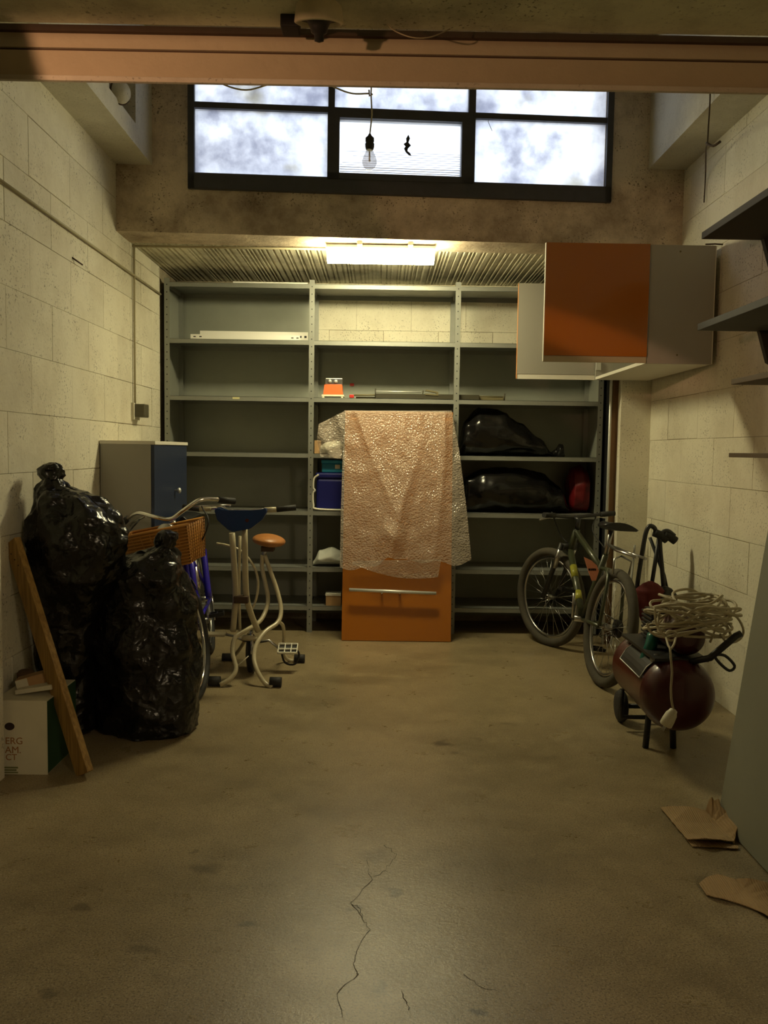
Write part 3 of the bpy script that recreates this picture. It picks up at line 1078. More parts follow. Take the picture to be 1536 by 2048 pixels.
def blob(name, m, rings, seed, amp=0.02, seg=72, rows=70, parent=None, fold=6, fscale=1.0):
    """rings: list of (cx, cy, z, rx, ry, rot) from the bottom to the top; crumpled skin around them"""
    bm = BM()
    n = len(rings)
    R = []
    for i in range(rows + 1):
        t = i / rows * (n - 1)
        k = min(int(t), n - 2)
        f = t - k
        f = f * f * (3 - 2 * f) * .5 + f * .5
        a, b2 = rings[k], rings[k + 1]
        R.append([a[j] + (b2[j] - a[j]) * f for j in range(5)])
    grid = []
    for i, (cx_, cy_, z_, rx, ry) in enumerate(R):
        row = []
        for k in range(seg):
            th = 2 * pi * k / seg
            p = Vector((cx_ + rx * cos(th), cy_ + ry * sin(th), z_))
            nrm = Vector((cos(th), sin(th), 0.15))
            q = p
            dsp = (ridge(q, 5 * fscale, seed) - .55) * amp * .8 + (ridge(q, 11 * fscale, seed + 5) - .55) * amp * .7 + (ridge(q, 24 * fscale, seed + 9) - .5) * amp * .3
            dsp += amp * .35 * sin(th * fold + 2.5 * noise.noise(Vector((0, seed, z_ * 4))))
            sc = min(1, (rx + ry) / .14)
            p = p + nrm * dsp * sc
            p.x = max(p.x, -1.492)
            row.append(bm.verts.new(p))
        grid.append(row)
    for A, B in zip(grid[:-1], grid[1:]):
        for k in range(seg):
            f = bm.faces.new((A[k], A[(k + 1) % seg], B[(k + 1) % seg], B[k]))
            f.smooth = True
    bm.faces.new(list(reversed(grid[0])))
    bm.faces.new(grid[-1])
    zmin = min(v.co.z for v in bm.verts)
    for v in bm.verts:
        if v.co.z < rings[0][2]:
            v.co.z = rings[0][2]
    return bm


# front bag
b1 = thing('bin_bag', 'large full black bin bag standing upright in front of the blue bicycle', 'bin bag', (-1.0, 3.8, 0))
bm = blob('body', 'bin_liner', [(-1.02, 3.77, 0.0, .19, .14), (-1.02, 3.77, 0.015, .215, .15), (-1.01, 3.77, .12, .235, .165), (-1.035, 3.77, .35, .235, .16), (-1.045, 3.77, .56, .23, .15),
                               (-1.045, 3.77, .70, .19, .17), (-1.02, 3.77, .77, .14, .13), (-.96, 3.76, .81, .075, .075), (-.94, 3.75, .84, .04, .04)], 3.3, .022)
obj('body', bm, 'bin_liner', b1)
bm = blob('knot', 'bin_liner', [(-.94, 3.75, .82, .036, .036), (-.935, 3.75, .84, .045, .04), (-.925, 3.75, .865, .052, .045), (-.925, 3.75, .89, .045, .035), (-.93, 3.75, .905, .015, .01)], 8.1, .016, 36, 20, fscale=2)
obj('knot', bm, 'bin_liner', b1)
# bag behind it against the wall
b2_ = thing('bin_bag', 'tall black bin bag slumped against the left wall behind the leaning plank', 'bin bag', (-1.33, 3.7, 0))
bm = blob('body', 'bin_liner', [(-1.36, 3.80, 0.0, .11, .12), (-1.36, 3.80, .02, .125, .16), (-1.36, 3.78, .25, .13, .17), (-1.355, 3.74, .5, .14, .18), (-1.30, 3.62, .72, .19, .15), (-1.275, 3.60, .86, .205, .15),
                               (-1.285, 3.62, .97, .19, .14), (-1.32, 3.63, 1.05, .13, .11), (-1.375, 3.64, 1.10, .06, .06), (-1.385, 3.64, 1.13, .038, .035)], 12.7, .024)
obj('body', bm, 'bin_liner', b2_)
bm = blob('knot', 'bin_liner', [(-1.385, 3.64, 1.12, .036, .035), (-1.39, 3.64, 1.14, .05, .04), (-1.395, 3.64, 1.165, .052, .04), (-1.39, 3.64, 1.185, .035, .03), (-1.385, 3.64, 1.195, .012, .01)], 5.1, .018, 36, 20, fscale=2)
obj('knot', bm, 'bin_liner', b2_)

# bags on the shelves of the right bay
z4, z5, z6, z7 = ZS[3] + .001, ZS[4] + .001, ZS[5] + .001, ZS[6] + .001


def lying_bag(name, m, xs, y, zb_, prof, seed, amp, tail=None):
    """prof: (t along x 0..1, height, half depth)"""
    bm = BM()
    rows, seg = 60, 48
    grid = []
    n = len(prof)
    for i in range(rows + 1):
        t = i / rows
        k = 0
        while k < n - 2 and t > prof[k + 1][0]:
            k += 1
        f = (t - prof[k][0]) / (prof[k + 1][0] - prof[k][0])
        f = f * f * (3 - 2 * f) * .6 + f * .4
        hgt = prof[k][1] + (prof[k + 1][1] - prof[k][1]) * f
        dep = prof[k][2] + (prof[k + 1][2] - prof[k][2]) * f
        xx = xs[0] + (xs[1] - xs[0]) * t
        row = []
        for j in range(seg):
            th = 2 * pi * j / seg
            p = Vector((xx, y + dep * cos(th), zb_ + hgt / 2 + hgt / 2 * sin(th)))
            q = Vector((p.x * .6, p.y, p.z))
            q = Vector((p.x * .35, p.y, p.z))
            d_ = (ridge(q, 8, seed) - .55) * amp * .8 + (ridge(q, 19, seed + 4) - .55) * amp * .35
            p += Vector((0, cos(th), sin(th))) * d_ * min(1, hgt / .1)
            p.z = max(p.z, zb_)
            p.y = min(p.y, YB - .05)
            row.append(bm.verts.new(p))
        grid.append(row)
    for A, B in zip(grid[:-1], grid[1:]):
        for k in range(seg):
            f = bm.faces.new((A[k], A[(k + 1) % seg], B[(k + 1) % seg], B[k]))
            f.smooth = True
    bm.faces.new(list(reversed(grid[0])))
    bm.faces.new(grid[-1])
    return bm


u1 = thing('bin_bag', 'stuffed black bin bag lying on the upper shelf of the right bay', 'bin bag', (.8, 6.08, z4))
obj('body', lying_bag('body', '', (.553, 1.215), 6.06, z4, [(0, .10, .08), (.06, .24, .14), (.2, .33, .16), (.42, .325, .165), (.65, .22, .15), (.85, .12, .11), (1, .03, .03)], 2.2, .03), 'film_smooth', u1)
obj('tail', lying_bag('tail', '', (1.205, 1.30), 6.06, z4, [(0, .03, .02), (.35, .05, .02), (.6, .09, .04), (.85, .085, .04), (1, .02, .02)], 9.2, .02), 'bin_liner', u1)
u2 = thing('bin_bag', 'flatter black bin bag lying on the lower shelf of the right bay', 'bin bag', (.95, 6.06, z5))
obj('body', lying_bag('body', '', (.57, 1.33), 6.05, z5, [(0, .10, .08), (.05, .24, .13), (.2, .30, .16), (.5, .31, .165), (.75, .27, .16), (.92, .18, .12), (1, .05, .05)], 21.2, .03), 'film_smooth', u2)
u3 = thing('red_bag', 'dark red bag at the right end of the lower shelf', 'bag', (1.4, 6.12, z5))
obj('body', lying_bag('body', '', (1.34, 1.485), 6.12, z5, [(0, .25, .08), (.2, .32, .14), (.6, .34, .15), (.9, .30, .14), (1, .20, .08)], 31.2, .02), 'bag_red', u3)

# ------------------------------------------------------------------ middle bay left slot
cl = thing('cool_box', 'blue cool box with a white carrying handle on the middle bay shelf', 'cool box', (-.3, 6.0, z5))
cx0, cx1 = P(632, 1015, 5.93).x, -.10
part('body', 'cooler_blue', cl, cx0, cx1 + .06, 5.90, 6.14, z5, z5 + .225, bev=.02)
part('lid', 'cooler_blue', cl, cx0 - .005, cx1 + .065, 5.895, 6.145, z5 + .222, z5 + .262, bev=.012)
hz0, hz1 = z5 + .012, z5 + .25
rod('handle', 'cooler_white', cl, [(cx1, 5.885, hz0 - .004), (cx0 + .02, 5.885, hz0), (cx0 - .014, 5.885, hz0 + .03), (cx0 - .018, 5.885, z5 + .12), (cx0 - .005, 5.885, z5 + .14), (cx0 - .016, 5.885, z5 + .16), (cx0 - .012, 5.885, hz1 - .03), (cx0 + .02, 5.885, hz1)], .0065, 8, 4)
tbx = thing('teal_box', 'small teal plastic box standing on the blue cool box', 'box', (-.3, 6.0, z5 + .263))
part('body', 'teal', tbx, P(644, 930, 5.95).x, -.16, 5.93, 6.08, z5 + .2635, z5 + .325, bev=.006)
part('lid', 'cyan_light', tbx, P(643, 930, 5.95).x, -.155, 5.925, 6.085, z5 + .326, z5 + .35, bev=.006)
part('white_label', 'plug_white', tbx, P(670, 930, 5.93).x, P(680, 930, 5.93).x, 5.928, 5.931, z5 + .29, z5 + .318)
wb1 = tag(part('wooden_box', 'carton', None, P(629, 890, 5.95).x, P(641, 890, 5.95).x, 5.95, 6.05, z4, z4 + .09), 'narrow brown carton beside the bubble wrap on the middle bay', 'carton')
bmf = lying_bag('x', '', (P(641, 900, 5.95).x, -.24), 5.96, z4, [(0, .06, .03), (.2, .085, .05), (.8, .09, .05), (1, .05, .03)], 4.4, .03)
tag(obj('crumpled_wrap', bmf, 'foil_white'), 'crumpled ball of clear plastic wrap on the shelf edge', 'plastic wrap')
bmf = lying_bag('x', '', (P(626, 1100, 5.95).x, -.24), 6.0, z6, [(0, .03, .05), (.2, .10, .10), (.6, .13, .12), (.9, .10, .10), (1, .04, .05)], 14.4, .02)
tag(obj('folded_cloth', bmf, 'cloth_white'), 'pale folded cloth bundle on the sixth shelf of the middle bay', 'cloth')
sc_ = thing('small_carton', 'small brown carton with pale lid on the lowest shelf', 'carton', (-.35, 5.95, z7))
part('box_body', 'carton', sc_, P(652, 1200, 5.92).x, P(682, 1200, 5.92).x, 5.90, 6.0, z7, z7 + .07)
part('lid', 'laminate_light', sc_, P(652, 1200, 5.92).x - .003, P(682, 1200, 5.92).x, 5.897, 6.003, z7 + .07, z7 + .085)

# ------------------------------------------------------------------ orange panel with chrome bar
op = thing('orange_board', 'tall orange cabinet door leaning on the shelving, chrome bar handle near its foot', 'cabinet door', (.1, 5.62, 0))
ang = math.atan2(.2, 1.53)
Mp = Matrix.Translation((0, 5.625, 0.003)) @ Matrix.Rotation(-ang, 4, 'X')
pxl, pxr = G(682, 1286).x, G(899, 1287).x
part('door_leaf', 'door_orange', op, pxl, pxr + .012, 0, .02, 0, 1.54, M=Mp, bev=.0015)
hl, hr = (702 - 760) / 304., (877 - 760) / 304.
bm = BM()
tube(bm, [Mp @ Vector((hl, -.05, .338)), Mp @ Vector((hr, -.05, .322))], .011, 12)
obj('bar_handle', bm, 'galvanised', op)
for xx in (.025, .145):
    bm = BM()
    tube(bm, [Mp @ Vector((xx, -.05, .325)), Mp @ Vector((xx, 0, .31))], .008, 8)
    obj('handle_post', bm, 'chrome', op)

# ------------------------------------------------------------------ bubble wrap draped over it
bw = thing('bubble_wrap', 'sheet of translucent bubble wrap draped over the tall orange door', 'bubble wrap', (.1, 5.72, 0))


def interp(path, t):
    L = [0]
    for a, b2 in zip(path[:-1], path[1:]):
        L.append(L[-1] + math.dist(a[:2], b2[:2]))
    s = t * L[-1]
    for i in range(len(path) - 1):
        if s <= L[i + 1] or i == len(path) - 2:
            f = (s - L[i]) / max(L[i + 1] - L[i], 1e-6)
            return tuple(a + (b2 - a) * f for a, b2 in zip(path[i], path[i + 1]))


def sheet(left, right, nu, nv, foldf, bottom=None):
    """left/right: paths of (px, py, Y); foldf(u, v) gives a push towards the viewer in metres"""
    bm = BM()
    g = []
    for j in range(nv + 1):
        v = j / nv
        a = interp(left, v)
        b2 = interp(right, v)
        row = []
        for i in range(nu + 1):
            u = i / nu
            px = a[0] + (b2[0] - a[0]) * u
            py = a[1] + (b2[1] - a[1]) * u + (bottom(u) * v ** 3 if bottom else 0)
            Y = a[2] + (b2[2] - a[2]) * u
            row.append(bm.verts.new(P(px, py, Y) + Vector((0, -foldf(u, v), 0))))
        g.append(row)
    for j in range(nv):
        for i in range(nu):
            f = bm.faces.new((g[j][i], g[j][i + 1], g[j + 1][i + 1], g[j + 1][i]))
            f.smooth = True
    return bm


def fold_main(u, v):
    s = .008
    # long crease falling from the top middle to the lower left
    c0 = .56 - .28 * v
    s += .035 * (.3 + .7 * v) * math.exp(-abs(u - c0) / .045) + .045 * v * max(0, 1 - abs(u - c0 - .10) / .10)
    s += .035 * math.exp(-abs(u - (.93 - .22 * v)) / .035) * (1 - v * .5)
    s += .028 * math.exp(-abs(u - (.10 + .5 * v)) / .03) * (1 - v)
    s += .02 * math.exp(-abs(u - (.80 - .5 * v)) / .03) * v * (1 - v) * 2
    s += .010 * abs(noise.noise(Vector((u * 5, v * 4, 2.0)))) + .007 * noise.noise(Vector((u * 14, v * 11, 7.0)))
    s += .035 * v * v * (.5 + .5 * noise.noise(Vector((u * 3, 4, 1.0))))
    s += .03 * math.exp(-(((u - .38) / .09) ** 2 + ((v - .83) / .08) ** 2))
    return max(s, .004)


bm = sheet([(688, 821, 5.80), (690, 823, 5.775), (686, 900, 5.75), (682, 1020, 5.70), (680, 1133, 5.65)], [(903, 822, 5.80), (904, 826, 5.775), (918, 900, 5.745), (932, 1010, 5.70), (942, 1119, 5.66)], 70, 90, fold_main,
           bottom=lambda u: 6 * sin(u * 9) - (18 * math.exp(-((u - .36) / .06) ** 2)) + 4 * sin(u * 23))
obj('front_sheet', bm, 'bubble_wrap', bw)
bm = sheet([(690, 822, 5.80), (688, 860, 5.78), (683, 918, 5.76)], [(638, 848, 5.74), (634, 880, 5.735), (641, 913, 5.74)], 20, 20, lambda u, v: .01 + .012 * sin(u * 7 + v * 5) + .008 * noise.noise(Vector((u * 8, v * 8, 0))))
obj('side_flap', bm, 'bubble_wrap', bw)
bm = sheet([(704, 1122, 5.655), (704, 1126, 5.65), (706, 1128, 5.64)], [(882, 1118, 5.66), (881, 1126, 5.655), (876, 1152, 5.645)], 40, 12, lambda u, v: .003 + .008 * abs(sin(u * 9)) * v, bottom=lambda u: 14 * sin(u * 3.0))
obj('inner_layer', bm, 'bubble_wrap', bw)
bm = BM()
A = [P(689 + 215 * i / 20, 822, 5.80) + Vector((0, -.012, .002 * sin(i))) for i in range(21)]
B = [p + Vector((0, .055, .004)) for p in A]
D = [p + Vector((0, .06, -.3)) for p in A]
rows = [[bm.verts.new(p) for p in r] for r in (A, B)]
for i in range(20):
    bm.faces.new((rows[0][i], rows[0][i + 1], rows[1][i + 1], rows[1][i]))
obj('top_fold', bm, 'bubble_wrap', bw)

# ------------------------------------------------------------------ floor cabinet on the left
fc = thing('floor_cabinet', 'tall grey laminate cabinet with a navy door against the left wall', 'cabinet', (-1.35, 5.0, 0))
fx = -1.206
part('side_panel', 'laminate_grey', fc, XL + .006, fx - .018, 4.60, 4.618, 0, 1.279)
part('side_panel', 'laminate_grey', fc, XL + .006, fx - .018, 5.357, 5.375, 0, 1.279)
part('back_board', 'laminate_grey', fc, XL + .004, XL + .008, 4.618, 5.357, 0.02, 1.275)
part('base_board', 'laminate_grey', fc, XL + .006, fx - .018, 4.618, 5.357, 0.06, .08)
part('top_board', 'laminate_light', fc, XL + .004, fx + .006, 4.598, 5.377, 1.2795, 1.298, bev=.001)
dd = part('door', 'navy', fc, fx - .017, fx, 4.602, 5.373, .05, 1.277, bev=.001)
kb = PX(353, 981, fx + .01)
bm = BM()
lathe(bm, [(.006, 0), (.006, .015), (.016, .02), (.018, .03), (.010, .036), (.001, .037)], 10, Matrix.Translation((fx, kb.y, kb.z)) @ Matrix.Rotation(radians(90), 4, 'Y'))
obj('knob', bm, 'galvanised', dd)

# ------------------------------------------------------------------ wall cabinet on the right
wc = thing('wall_cabinet', 'wall-hung grey kitchen cabinet with both doors open, the near door orange', 'wall cabinet', (1.56, 4.95, 1.72))
cx_, zb_, zt_ = 1.368, 1.735, 2.338
y0, y1 = 4.48, 5.53
part('near_side', 'laminate_grey', wc, cx_, 1.709, y0, y0 + .018, zb_, zt_)
part('far_side', 'laminate_grey', wc, cx_, 1.709, y1 - .018, y1, zb_, zt_)
part('bottom_board', 'laminate_light', wc, cx_, 1.709, y0 + .018, y1 - .018, zb_, zb_ + .018)
part('top_board', 'laminate_grey', wc, cx_, 1.709, y0 + .018, y1 - .018, zt_ - .018, zt_)
part('middle_shelf', 'laminate_light', wc, cx_ + .02, 1.705, y0 + .018, y1 - .018, 2.02, 2.038)
part('back_board', 'laminate_light', wc, 1.7095, 1.714, y0 + .001, y1 - .001, zb_ + .001, zt_ - .001)
for (px, py) in ((1361, 503), (1354, 710)):
    p = P(px, py, y0)
    bm = BM()
    lathe(bm, [(.005, 0), (.005, .001)], 10, Matrix.Translation(p) @ Matrix.Rotation(radians(90), 4, 'X'))
    obj('screw_cap', bm, 'tool_olive', wc)
dn = thing_d = part('door', 'door_orange', wc, cx_ - .532, cx_ - .001, y0 - .018, y0, zb_ + .032, zt_ - .001)
dn['label'] = 'orange laminate door swung open towards the room'
part('door_back', 'laminate_grey', dn, cx_ - .530, cx_ - .003, y0, y0 + .002, zb_ + .004, zt_ - .002)
part('grip_strip', 'conduit', dn, cx_ - .532, cx_ - .001, y0 - .012, y0, zb_, zb_ + .031)
part('edge_band', 'laminate_light', dn, cx_ - .535, cx_ - .5322, y0 - .018, y0 + .002, zb_ + .002, zt_ - .001)
df = part('door', 'laminate_grey', wc, cx_ - .500, cx_ - .001, y1 + .001, y1 + .018, zb_ + .032, zt_ - .001)
part('grip_strip', 'laminate_light', df, cx_ - .500, cx_ - .001, y1 + .003, y1 + .016, zb_, zb_ + .031)
part('edge_band', 'orange_edge', df, cx_ - .503, cx_ - .5002, y1 + .001, y1 + .019, zb_ + .002, zt_ - .001)
part('hinge', 'galvanised', wc, cx_ + .001, cx_ + .03, y1 - .03, y1 - .018, zb_ + .06, zb_ + .11)
rod('hook_wire', 'rust_dark', wc, [(XR - .01, y0 - .01, zt_ + .004), (XR - .05, y0 - .01, zt_ + .006), (XR - .10, y0 - .012, zt_ + .003)], .004, 6)


# ------------------------------------------------------------------ wall shelves on the right
def wall_shelf(label, m, x0, yfar, ynear, zt, th, bracket=None):
    t = thing('wall_shelf', label, 'shelf', ((x0 + XR) / 2, (yfar + ynear) / 2, zt - th), 'board shelves on the right wall')
    bm = BM()
    box(bm, x0, XR - .002, ynear, yfar, zt - th, zt, bev=.002)
    obj('board', bm, m, t)
    if bracket:
        for yy in bracket:
            bm = BM()
            prism(bm, [(XR - .004, yy, zt - th), (XR - .065, yy, zt - th), (XR - .05, yy, zt - th - .05), (XR - .022, yy, zt - th - .14), (XR - .004, yy, zt - th - .15)], (0, .03, 0))
            obj('bracket', bm, 'shelf_wood_dark', t)
    return t


wall_shelf('dark stained board shelf, topmost of the four on the right wall', 'shelf_wood_dark', 1.421, 3.90, 2.92, 2.256, .03, (3.865, 3.05))
wall_shelf('greyish board shelf, second from the top on the right wall', 'shelf_wood_grey', 1.419, 3.90, 2.92, 1.853, .03, (3.865, 3.05))
wall_shelf('brown board shelf, third from the top on the right wall', 'shelf_wood_brown', 1.435, 3.54, 2.92, 1.577, .022)
wall_shelf('thin brown board shelf at eye level, lowest on the right wall', 'shelf_wood_brown', 1.450, 3.57, 2.92, 1.276, .018)

# ------------------------------------------------------------------ slim board and pole at the right end of the shelving
bm = BM()
pa, pb_ = P(1227, 740, 5.66), P(1241, 740, 5.66)
box(bm, pa.x, pb_.x + .004, 5.655, 5.70, 0, 2.3)
tag(obj('brown_board', bm, 'wood_board_brown'), 'narrow brown wooden board standing between the shelving and the pier', 'board')
bm = BM()
tube(bm, [(P(1224, 740, 5.62).x, 5.63, 0), (P(1224, 740, 5.62).x, 5.63, 2.36)], .009, 8)
tag(obj('thin_pole', bm, 'galvanised'), 'thin pale pole upright beside the brown board', 'pole')
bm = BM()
box(bm, 1.54, 1.72, 5.80, 6.2, 0, 2.2)  # black block takes the place of the shade between shelving and pier
tag(obj('gap_shade_block', bm, 'black_paint'), 'black block standing in for the shade in the gap behind the thin pole', 'board')


# ------------------------------------------------------------------ bicycles
def wheel(root, M, r, w_, tyre_m, rim_m, spoke_n=28):
    bm = BM()
    ring = [M @ Vector((cos(a) * (r - w_ * 1.35), 0, sin(a) * (r - w_ * 1.35))) for a in [2 * pi * k / 48 for k in range(48)]]
    tube(bm, ring, .009, 6, closed=True)
    wh = obj('wheel', bm, rim_m, root)
    bm = BM()
    ring = [M @ Vector((cos(a) * (r - w_ * .55), 0, sin(a) * (r - w_ * .55))) for a in [2 * pi * k / 56 for k in range(56)]]
    tube(bm, ring, w_ * .55, 10, closed=True)
    obj('tyre', bm, tyre_m, wh)
    bm = BM()
    tube(bm, [M @ Vector((0, -.035, 0)), M @ Vector((0, .035, 0))], .018, 12)
    tube(bm, [M @ Vector((0, -.06, 0)), M @ Vector((0, .06, 0))], .006, 8)
    obj('hub', bm, 'dull_chrome', wh)
    bm = BM()
    for k in range(spoke_n):
        a = 2 * pi * k / spoke_n
        s = .028 if k % 2 else -.028
        a2 = a + (.5 if k % 4 < 2 else -.5)
        tube(bm, [M @ Vector((cos(a2) * .018, s, sin(a2) * .018)), M @ Vector((cos(a) * (r - w_ * 1.3), 0, sin(a) * (r - w_ * 1.3)))], .0012, 4)
    obj('spokes', bm, 'dull_chrome', wh)
    return wh


def pose(rear, front, lean):
    """matrix from bike space (x forward, y left, z up, origin at the rear contact) to the world"""
    d_ = Vector((front[0] - rear[0], front[1] - rear[1], 0)).normalized()
    a = math.atan2(d_.y, d_.x)
    return Matrix.Translation((rear[0], rear[1], 0)) @ Matrix.Rotation(a, 4, 'Z') @ Matrix.Rotation(lean, 4, 'X')


def steer_matrix(Mb, top_, bottom_, ang_):
    ax = (Vector(top_) - Vector(bottom_)).normalized()
    return Mb @ Matrix.Translation(top_) @ Matrix.Rotation(ang_, 4, ax) @ Matrix.Translation(-Vector(top_))


def tubes(name, m, root, M, segs):
    bm = BM()
    for s in segs:
        tube(bm, s[0], s[1], s[2] if len(s) > 2 else 10, s[3] if len(s) > 3 else 0, M=M)
    return obj(name, bm, m, root)


def saddle(root, M, c, L=.27, w_=.085, m='black_plastic'):
    bm = BM()
    g = []
    n, k = 14, 10
    for i in range(n + 1):
        t = i / n
        wd = w_ * (.25 + .75 * (1 - t) ** 1.3) * (1 if i else .8)
        zz_ = .012 * (1 - t) ** 2
        row = []
        for j in range(k + 1):
            s = -1 + 2 * j / k
            row.append(bm.verts.new(M @ (Vector(c) + Vector((-L * .45 + L * t, wd * s, zz_ + .025 * (1 - s * s) - .01)))))
        for j in range(k, -1, -1):
            s = -1 + 2 * j / k
            row.append(bm.verts.new(M @ (Vector(c) + Vector((-L * .45 + L * t, wd * s * .9, zz_ - .03 + .01 * abs(s))))))
        g.append(row)
    for A, B in zip(g[:-1], g[1:]):
        q = len(A)
        for j in range(q):
            f = bm.faces.new((A[j], A[(j + 1) % q], B[(j + 1) % q], B[j]))
            f.smooth = True
    bm.faces.new(g[0])
    bm.faces.new(g[-1])
    s_ = obj('saddle', bm, m, root)
    return s_


def mudguard(name, root, M, r, a0, a1, m, wd=.026):
    bm = BM()
    g = []
    for i in range(29):
        a = a0 + (a1 - a0) * i / 28
        g.append([bm.verts.new(M @ Vector((cos(a) * (r - .010 * s * s), wd * s, sin(a) * (r - .010 * s * s)))) for s in (-1, -.5, 0, .5, 1)])
    for A, B in zip(g[:-1], g[1:]):
        for j in range(4):
            f = bm.faces.new((A[j], A[j + 1], B[j + 1], B[j]))
            f.smooth = True
    o = obj(name, bm, m, root)
    md = o.modifiers.new('thick', 'SOLIDIFY')
    md.thickness = .0015
    return o


def crankset(root, M, c, ang_, arm=.16, pm='black_plastic'):
    cr = tubes('crank', 'dull_chrome', root, M, [([(c[0], -.055, c[2]), (c[0], .055, c[2])], .018, 10),
                                                ([(c[0], -.06, c[2]), (c[0] + arm * cos(ang_), -.075, c[2] + arm * sin(ang_))], .009, 8),
                                                ([(c[0], .06, c[2]), (c[0] - arm * cos(ang_), .075, c[2] - arm * sin(ang_))], .009, 8)])
    for s in (-1, 1):
        e = Vector((c[0] - s * arm * cos(ang_), s * .12, c[2] - s * arm * sin(ang_)))
        bm = BM()
        for dx in (-.035, .028):
            box(bm, e.x + dx, e.x + dx + .01, e.y - .04, e.y + .04, e.z - .01, e.z + .01, M=M)
        for dy in (-.04, .0, .034):
            box(bm, e.x - .035, e.x + .035, e.y + dy, e.y + dy + .006, e.z - .008, e.z + .008, M=M)
        obj('pedal', bm, pm, root)
    bm = BM()
    lathe(bm, [(.085, -.002), (.088, 0), (.085, .002)], 32, M @ Matrix.Translation((c[0], -.045, c[2])) @ Matrix.Rotation(radians(90), 4, 'X'))
    obj('chainring', bm, 'dull_chrome', cr)
    bm = BM()
    pts = [(c[0] + .088 * cos(a), -.045, c[2] + .088 * sin(a)) for a in [pi / 2 - pi * k / 10 for k in range(11)]]
    pts += [(.036 * cos(a), -.045, root['hubz'] + .036 * sin(a)) for a in [-pi / 2 - pi * k / 6 for k in range(7)]]
    tube(bm, pts, .004, 5, closed=True, M=M)
    obj('chain', bm, 'machine_dark', root)


# --- blue city bicycle on the left, nose towards the room
bb = thing('bicycle', 'blue city bicycle with an orange basket and chrome mudguards behind the black bin bags', 'bicycle', (-1.02, 4.95, 0))
R1 = .335
bb['hubz'] = R1
Mb = pose((-1.03, 5.28), (-.90, 4.25), radians(9))
WB = 1.05
ht, hb = (WB - .22, 0, .80), (WB - .16, 0, .60)
Ms = steer_matrix(Mb, ht, hb, radians(-13))
wheel(bb, Mb @ Matrix.Translation((0, 0, R1)), R1, .036, 'black_rubber', 'dull_chrome', 20)
wheel(bb, Ms @ Matrix.Translation((WB, 0, R1)), R1, .036, 'black_rubber', 'chrome', 20)
mudguard('mudguard', bb, Ms @ Matrix.Translation((WB, 0, R1)), R1 + .014, radians(-28), radians(150), 'chrome')
mudguard('mudguard', bb, Mb @ Matrix.Translation((0, 0, R1)), R1 + .014, radians(20), radians(215), 'chrome')
bbk = (.44, 0, .28)
tubes('frame', 'bike_blue', bb, Mb, [([ht, hb], .032), ([hb, (.72, 0, .38), (.55, 0, .29), bbk], .036, 10, 5), ([(ht[0], 0, .76), (.72, 0, .52), (.52, 0, .42), (.42, 0, .42)], .026, 10, 5),
                                    ([bbk, (.30, 0, .74)], .018), ([bbk, (0, .045, R1)], .011), ([bbk, (0, -.045, R1)], .011), ([(.33, 0, .66), (0, .045, R1)], .009), ([(.33, 0, .66), (0, -.045, R1)], .009)])
tubes('fork', 'bike_blue', bb, Ms, [([hb, (WB - .13, .0, .70 - .0)], .018), ([(WB - .15, .045, .70), (WB - .10, .05, .55), (WB, .05, R1)], .012, 8, 4), ([(WB - .15, -.045, .70), (WB - .10, -.05, .55), (WB, -.05, R1)], .012, 8, 4),
                                   ([(WB - .15, -.05, .70), (WB - .15, .05, .70)], .014)])
bm = BM()
box(bm, .10, .52, -.062, -.05, .25, .36, M=Mb, bev=.004)
obj('chain_guard', bm, 'bike_blue', bb)
# blue lamp tube / bottle dynamo bracket in front of the head
tubes('skirt_guard', 'bike_blue', bb, Mb, [([(.02, .05, .64), (.10, .05, .5), (.16, .05, .36)], .02, 8, 3)])
hx, hz = WB - .24, .90
tubes('stem', 'chrome', bb, Ms, [([ht, (hx, 0, hz)], .012), ([(hx, 0, hz), (hx + .05, 0, hz + .01)], .013)])
hbp = [(hx - .09, .31, hz + .030), (hx - .03, .25, hz + .055), (hx + .02, .17, hz + .075), (hx + .05, .08, hz + .04), (hx + .05, 0, hz + .01)]
hbp2 = [(p[0], -p[1], p[2]) for p in reversed(hbp[:-1])]
tubes('handlebar', 'chrome', bb, Ms, [(hbp + hbp2, .0115, 10, 5)])
for s in (1, -1):
    tubes('grip', 'black_rubber', bb, Ms, [([(hx - .09, s * .315, hz + .028), (hx - .03, s * .25, hz + .055)], .017, 10)])
    tubes('brake_lever', 'dull_chrome', bb, Ms, [([(hx - .12, s * .28, hz + .01), (hx - .02, s * .22, hz + .03), (hx + .03, s * .13, hz + .05)], .006, 6, 3)])
tubes('brake_cable', 'black_rubber', bb, Ms, [([(hx + .02, .17, hz + .04), (hx + .14, .22, hz - .05), (hx + .10, .08, hz - .22)], .004, 6, 5), ([(hx + .02, -.17, hz + .04), (hx + .13, -.2, hz - .04), (hx + .10, -.06, hz - .2)], .004, 6, 5)])
bm = BM()
lathe(bm, [(.012, 0), (.045, .02), (.05, .06), (.048, .065), (.001, .07)], 20, Ms @ Matrix.Translation((hx + .09, 0, hz - .05)) @ Matrix.Rotation(radians(90), 4, 'Y'))
obj('headlamp', bm, 'dull_chrome', bb)
tubes('seatpost', 'chrome', bb, Mb, [([(.30, 0, .74), (.27, 0, .84)], .0125)])
saddle(bb, Mb, (.27, 0, .87), .27, .095, 'black_plastic')
crankset(bb, Mb, bbk, radians(200))
# basket: tapered box of woven strips
bm = BM()
bx0, bx1, bz0, bz1 = hx + .10, hx + .34, .70, .885


def brect(z):
    t = (z - bz0) / (bz1 - bz0)
    e = .035 * t
    return [(bx0 - e * .3, .155 + e, z), (bx1 + e, .155 + e, z), (bx1 + e, -.155 - e, z), (bx0 - e * .3, -.155 - e, z)]


